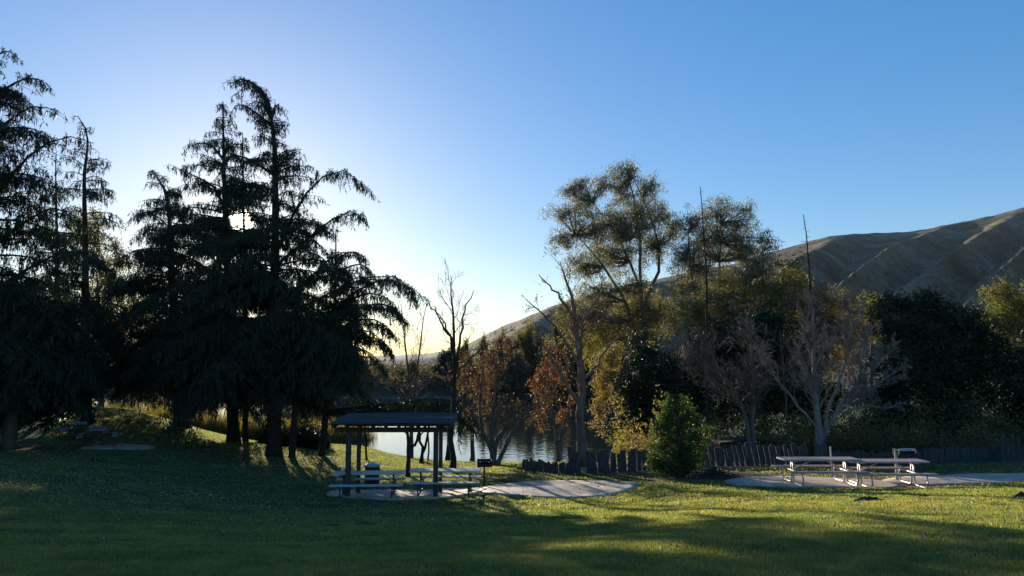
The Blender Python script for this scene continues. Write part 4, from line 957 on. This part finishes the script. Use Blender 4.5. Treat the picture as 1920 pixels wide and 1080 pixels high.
FT = [('low dark green tree left end of the far shore',712,190,700,22,'oak'),('grey green tree above the pale far bank',745,178,694,20,'greyb'),('bushy olive tree behind the twin-stemmed tree',775,176,676,20,'olive'),
 ('dark leaning tree crown on the near end of the ridge',830,182,655,34,'oak'),('pointed green tree at the foot of the hill',868,185,640,18,'olive'),('greyish tree right of the slender bare tree',815,170,700,24,'greyb'),
 ('brown twiggy tall tree centre left of the far shore',905,166,628,26,'greyb'),('brown twiggy tree with rounded head in the centre',940,170,625,26,'brown'),('grey leafless thicket tree next to the central one',968,172,640,26,'greyb'),
 ('olive tree lit on its crown under the hill spur',985,180,610,24,'olive'),('dusky broad tree below the pale hill tracks',1015,178,625,30,'greyb'),('tall dusky tree left of the reddish trunk',1050,172,600,30,'greyb'),
 ('green-gold tall tree left of the tall eucalyptus',1085,165,575,34,'olive'),('dark bushy tree low on the far bank centre',930,160,690,26,'greyb'),('dark bushy tree low on the far bank right',1000,160,690,30,'greyb'),
 ('broad shadowy tree at the right end of the far bank',1060,158,670,34,'greyb'),('gold-tinged tree behind the tall eucalyptus trunk',1130,150,590,38,'olive'),('rusty low tree at the right end of the water',1110,146,690,26,'brown'),
 ('dark rounded bush left of the pale road bend',790,172,712,22,'oak'),('small dark tree beside the slender tree at far shore',858,164,700,20,'greyb')]
DK = [('dark far tree seen between the left cedars', 215, 640), ('dark far tree behind the wispy cedar', 290, 620), ('dark far tree between the two straight trunks', 385, 610), ('dark far tree behind the straight cedar trunk', 455, 600),
 ('dark far tree behind the bent-topped cedar', 520, 620), ('dark far tree right of the bent-topped cedar', 575, 640), ('dark far tree below the lowest right cedar limb', 630, 655), ('dark far tree at the right edge of the cedar grove', 672, 676), ('dark far tree near the lit crest', 250, 660), ('dark far tree at the left water gap', 340, 650)]
for l_, p_, t_ in DK: far_tree(l_, p_, 168 + (p_ % 7) * 2, t_, 46, 'oak' if p_ % 2 else 'greyb', cover=1.3, group='dark trees across the lake behind the cedars')
FT += [('dense dusky tree just right of the slender bare tree', 880, 155, 668, 30, 'greyb'), ('dusky tree filling the bank behind the forking rusty tree', 920, 152, 655, 32, 'brown'), ('dim tree on the bank left of the small red tree', 965, 152, 660, 32, 'greyb'),
 ('dim olive tree on the bank behind the small red tree', 1030, 152, 640, 34, 'olive'), ('dim tree on the bank right of the small red tree', 1075, 150, 640, 34, 'greyb'), ('dark olive tree on the bank beside the reddish trunk', 1110, 150, 620, 34, 'olive'), ('dim tree at the bank under the tall eucalyptus', 1150, 148, 640, 40, 'greyb')]
for a_ in FT: far_tree(*a_, cover=1.2)
def far_scrub():
    n = 26000; Y = RG.uniform(156, 235, n); px = RG.uniform(560, 1180, n); X = (px - 960) / F * Y; k = hash_noise(X, Y, .11) + .5 * hash_noise(X, Y, .31) > -.25; X, Y = X[k], Y[k]
    C = np.stack([X, Y, ground_z(X, Y) + np.abs(RG.normal(size=len(X))) * 1.5], -1); stuffblades('far_bank_scrub', 'dusky scrub covering the far bank of the lake', 'undergrowth', C, rdir(len(C)) + [0, 0, .4], 1.0, .5, 'greyb')
far_scrub()
# pale road line on the ridge behind the far shore
def far_road():
    pts = [(690, 205), (740, 205), (790, 200), (830, 196), (850, 190)]; rows = [692, 691, 689, 689, 692]
    P = np.array([tuple(at(p, r, Y)) for (p, Y), r in zip(pts, rows)]); P = resample(P, 24); mb = MB(); V = []
    for dy, dz in ((-1.5, -6), (-1.5, 0), (1.5, .0), (5, -6)): V.append(P + [0, dy, dz])
    V = np.concatenate(V); i = np.arange(3)[:, None] * 24 + np.arange(23)[None]; mb.add(V, np.stack([i, i+1, i+25, i+24], -1).reshape(-1, 4))
    o = mb.build('embankment_road', surf('pale_road_dust', (.26, .22, .17), (.4, .35, .28), 2)); tag(o, kind='structure')
far_road()
# scrub patches on the hill; extra ones added to darken its left slope
def hill_scrub():
    n = 2600; j = RG.integers(100, 400, n); i = RG.integers(0, 620, n); X = HX[j, i]; Y = HY[j, i]; Z = HH[j, i]; k = (hash_noise(X, Y, .025) + hash_noise(X + 40, Y, .009)) > .6; k |= (960 + F * X / Y < 1180) & (RG.random(n) < .45)
    X, Y, Z = X[k], Y[k], Z[k]; m = 24; C = np.repeat(np.stack([X, Y, Z + .5], -1), m, 0) + RG.normal(size=(len(X) * m, 3)) * [2.2, 2.2, .7]
    stuffblades('hill_scrub', 'dark sage scrub dotted over the dry hill', 'scrub', C, rdir(len(C)), 1.8, 1.1, 'hillscrub')
hill_scrub()
# haze over the whole place
def haze():
    mb = MB(); box(mb, (0, 4700, 110), (18600, 9560, 420)); m = bpy.data.materials.new('thin_air'); m.use_nodes = True; t = m.node_tree; t.nodes.clear()
    v = N(t, 'ShaderNodeVolumePrincipled'); v.inputs['Density'].default_value = HAZE; v.inputs['Color'].default_value = (.86, .9, 1, 1); v.inputs['Anisotropy'].default_value = .1
    o_ = N(t, 'ShaderNodeOutputMaterial'); t.links.new(v.outputs[0], o_.inputs['Volume']); o = mb.build('haze', m, smooth=False); tag(o, 'thin evening haze in the air', 'haze', kind='stuff')
HAZE = 0.00002
if HAZE: haze()
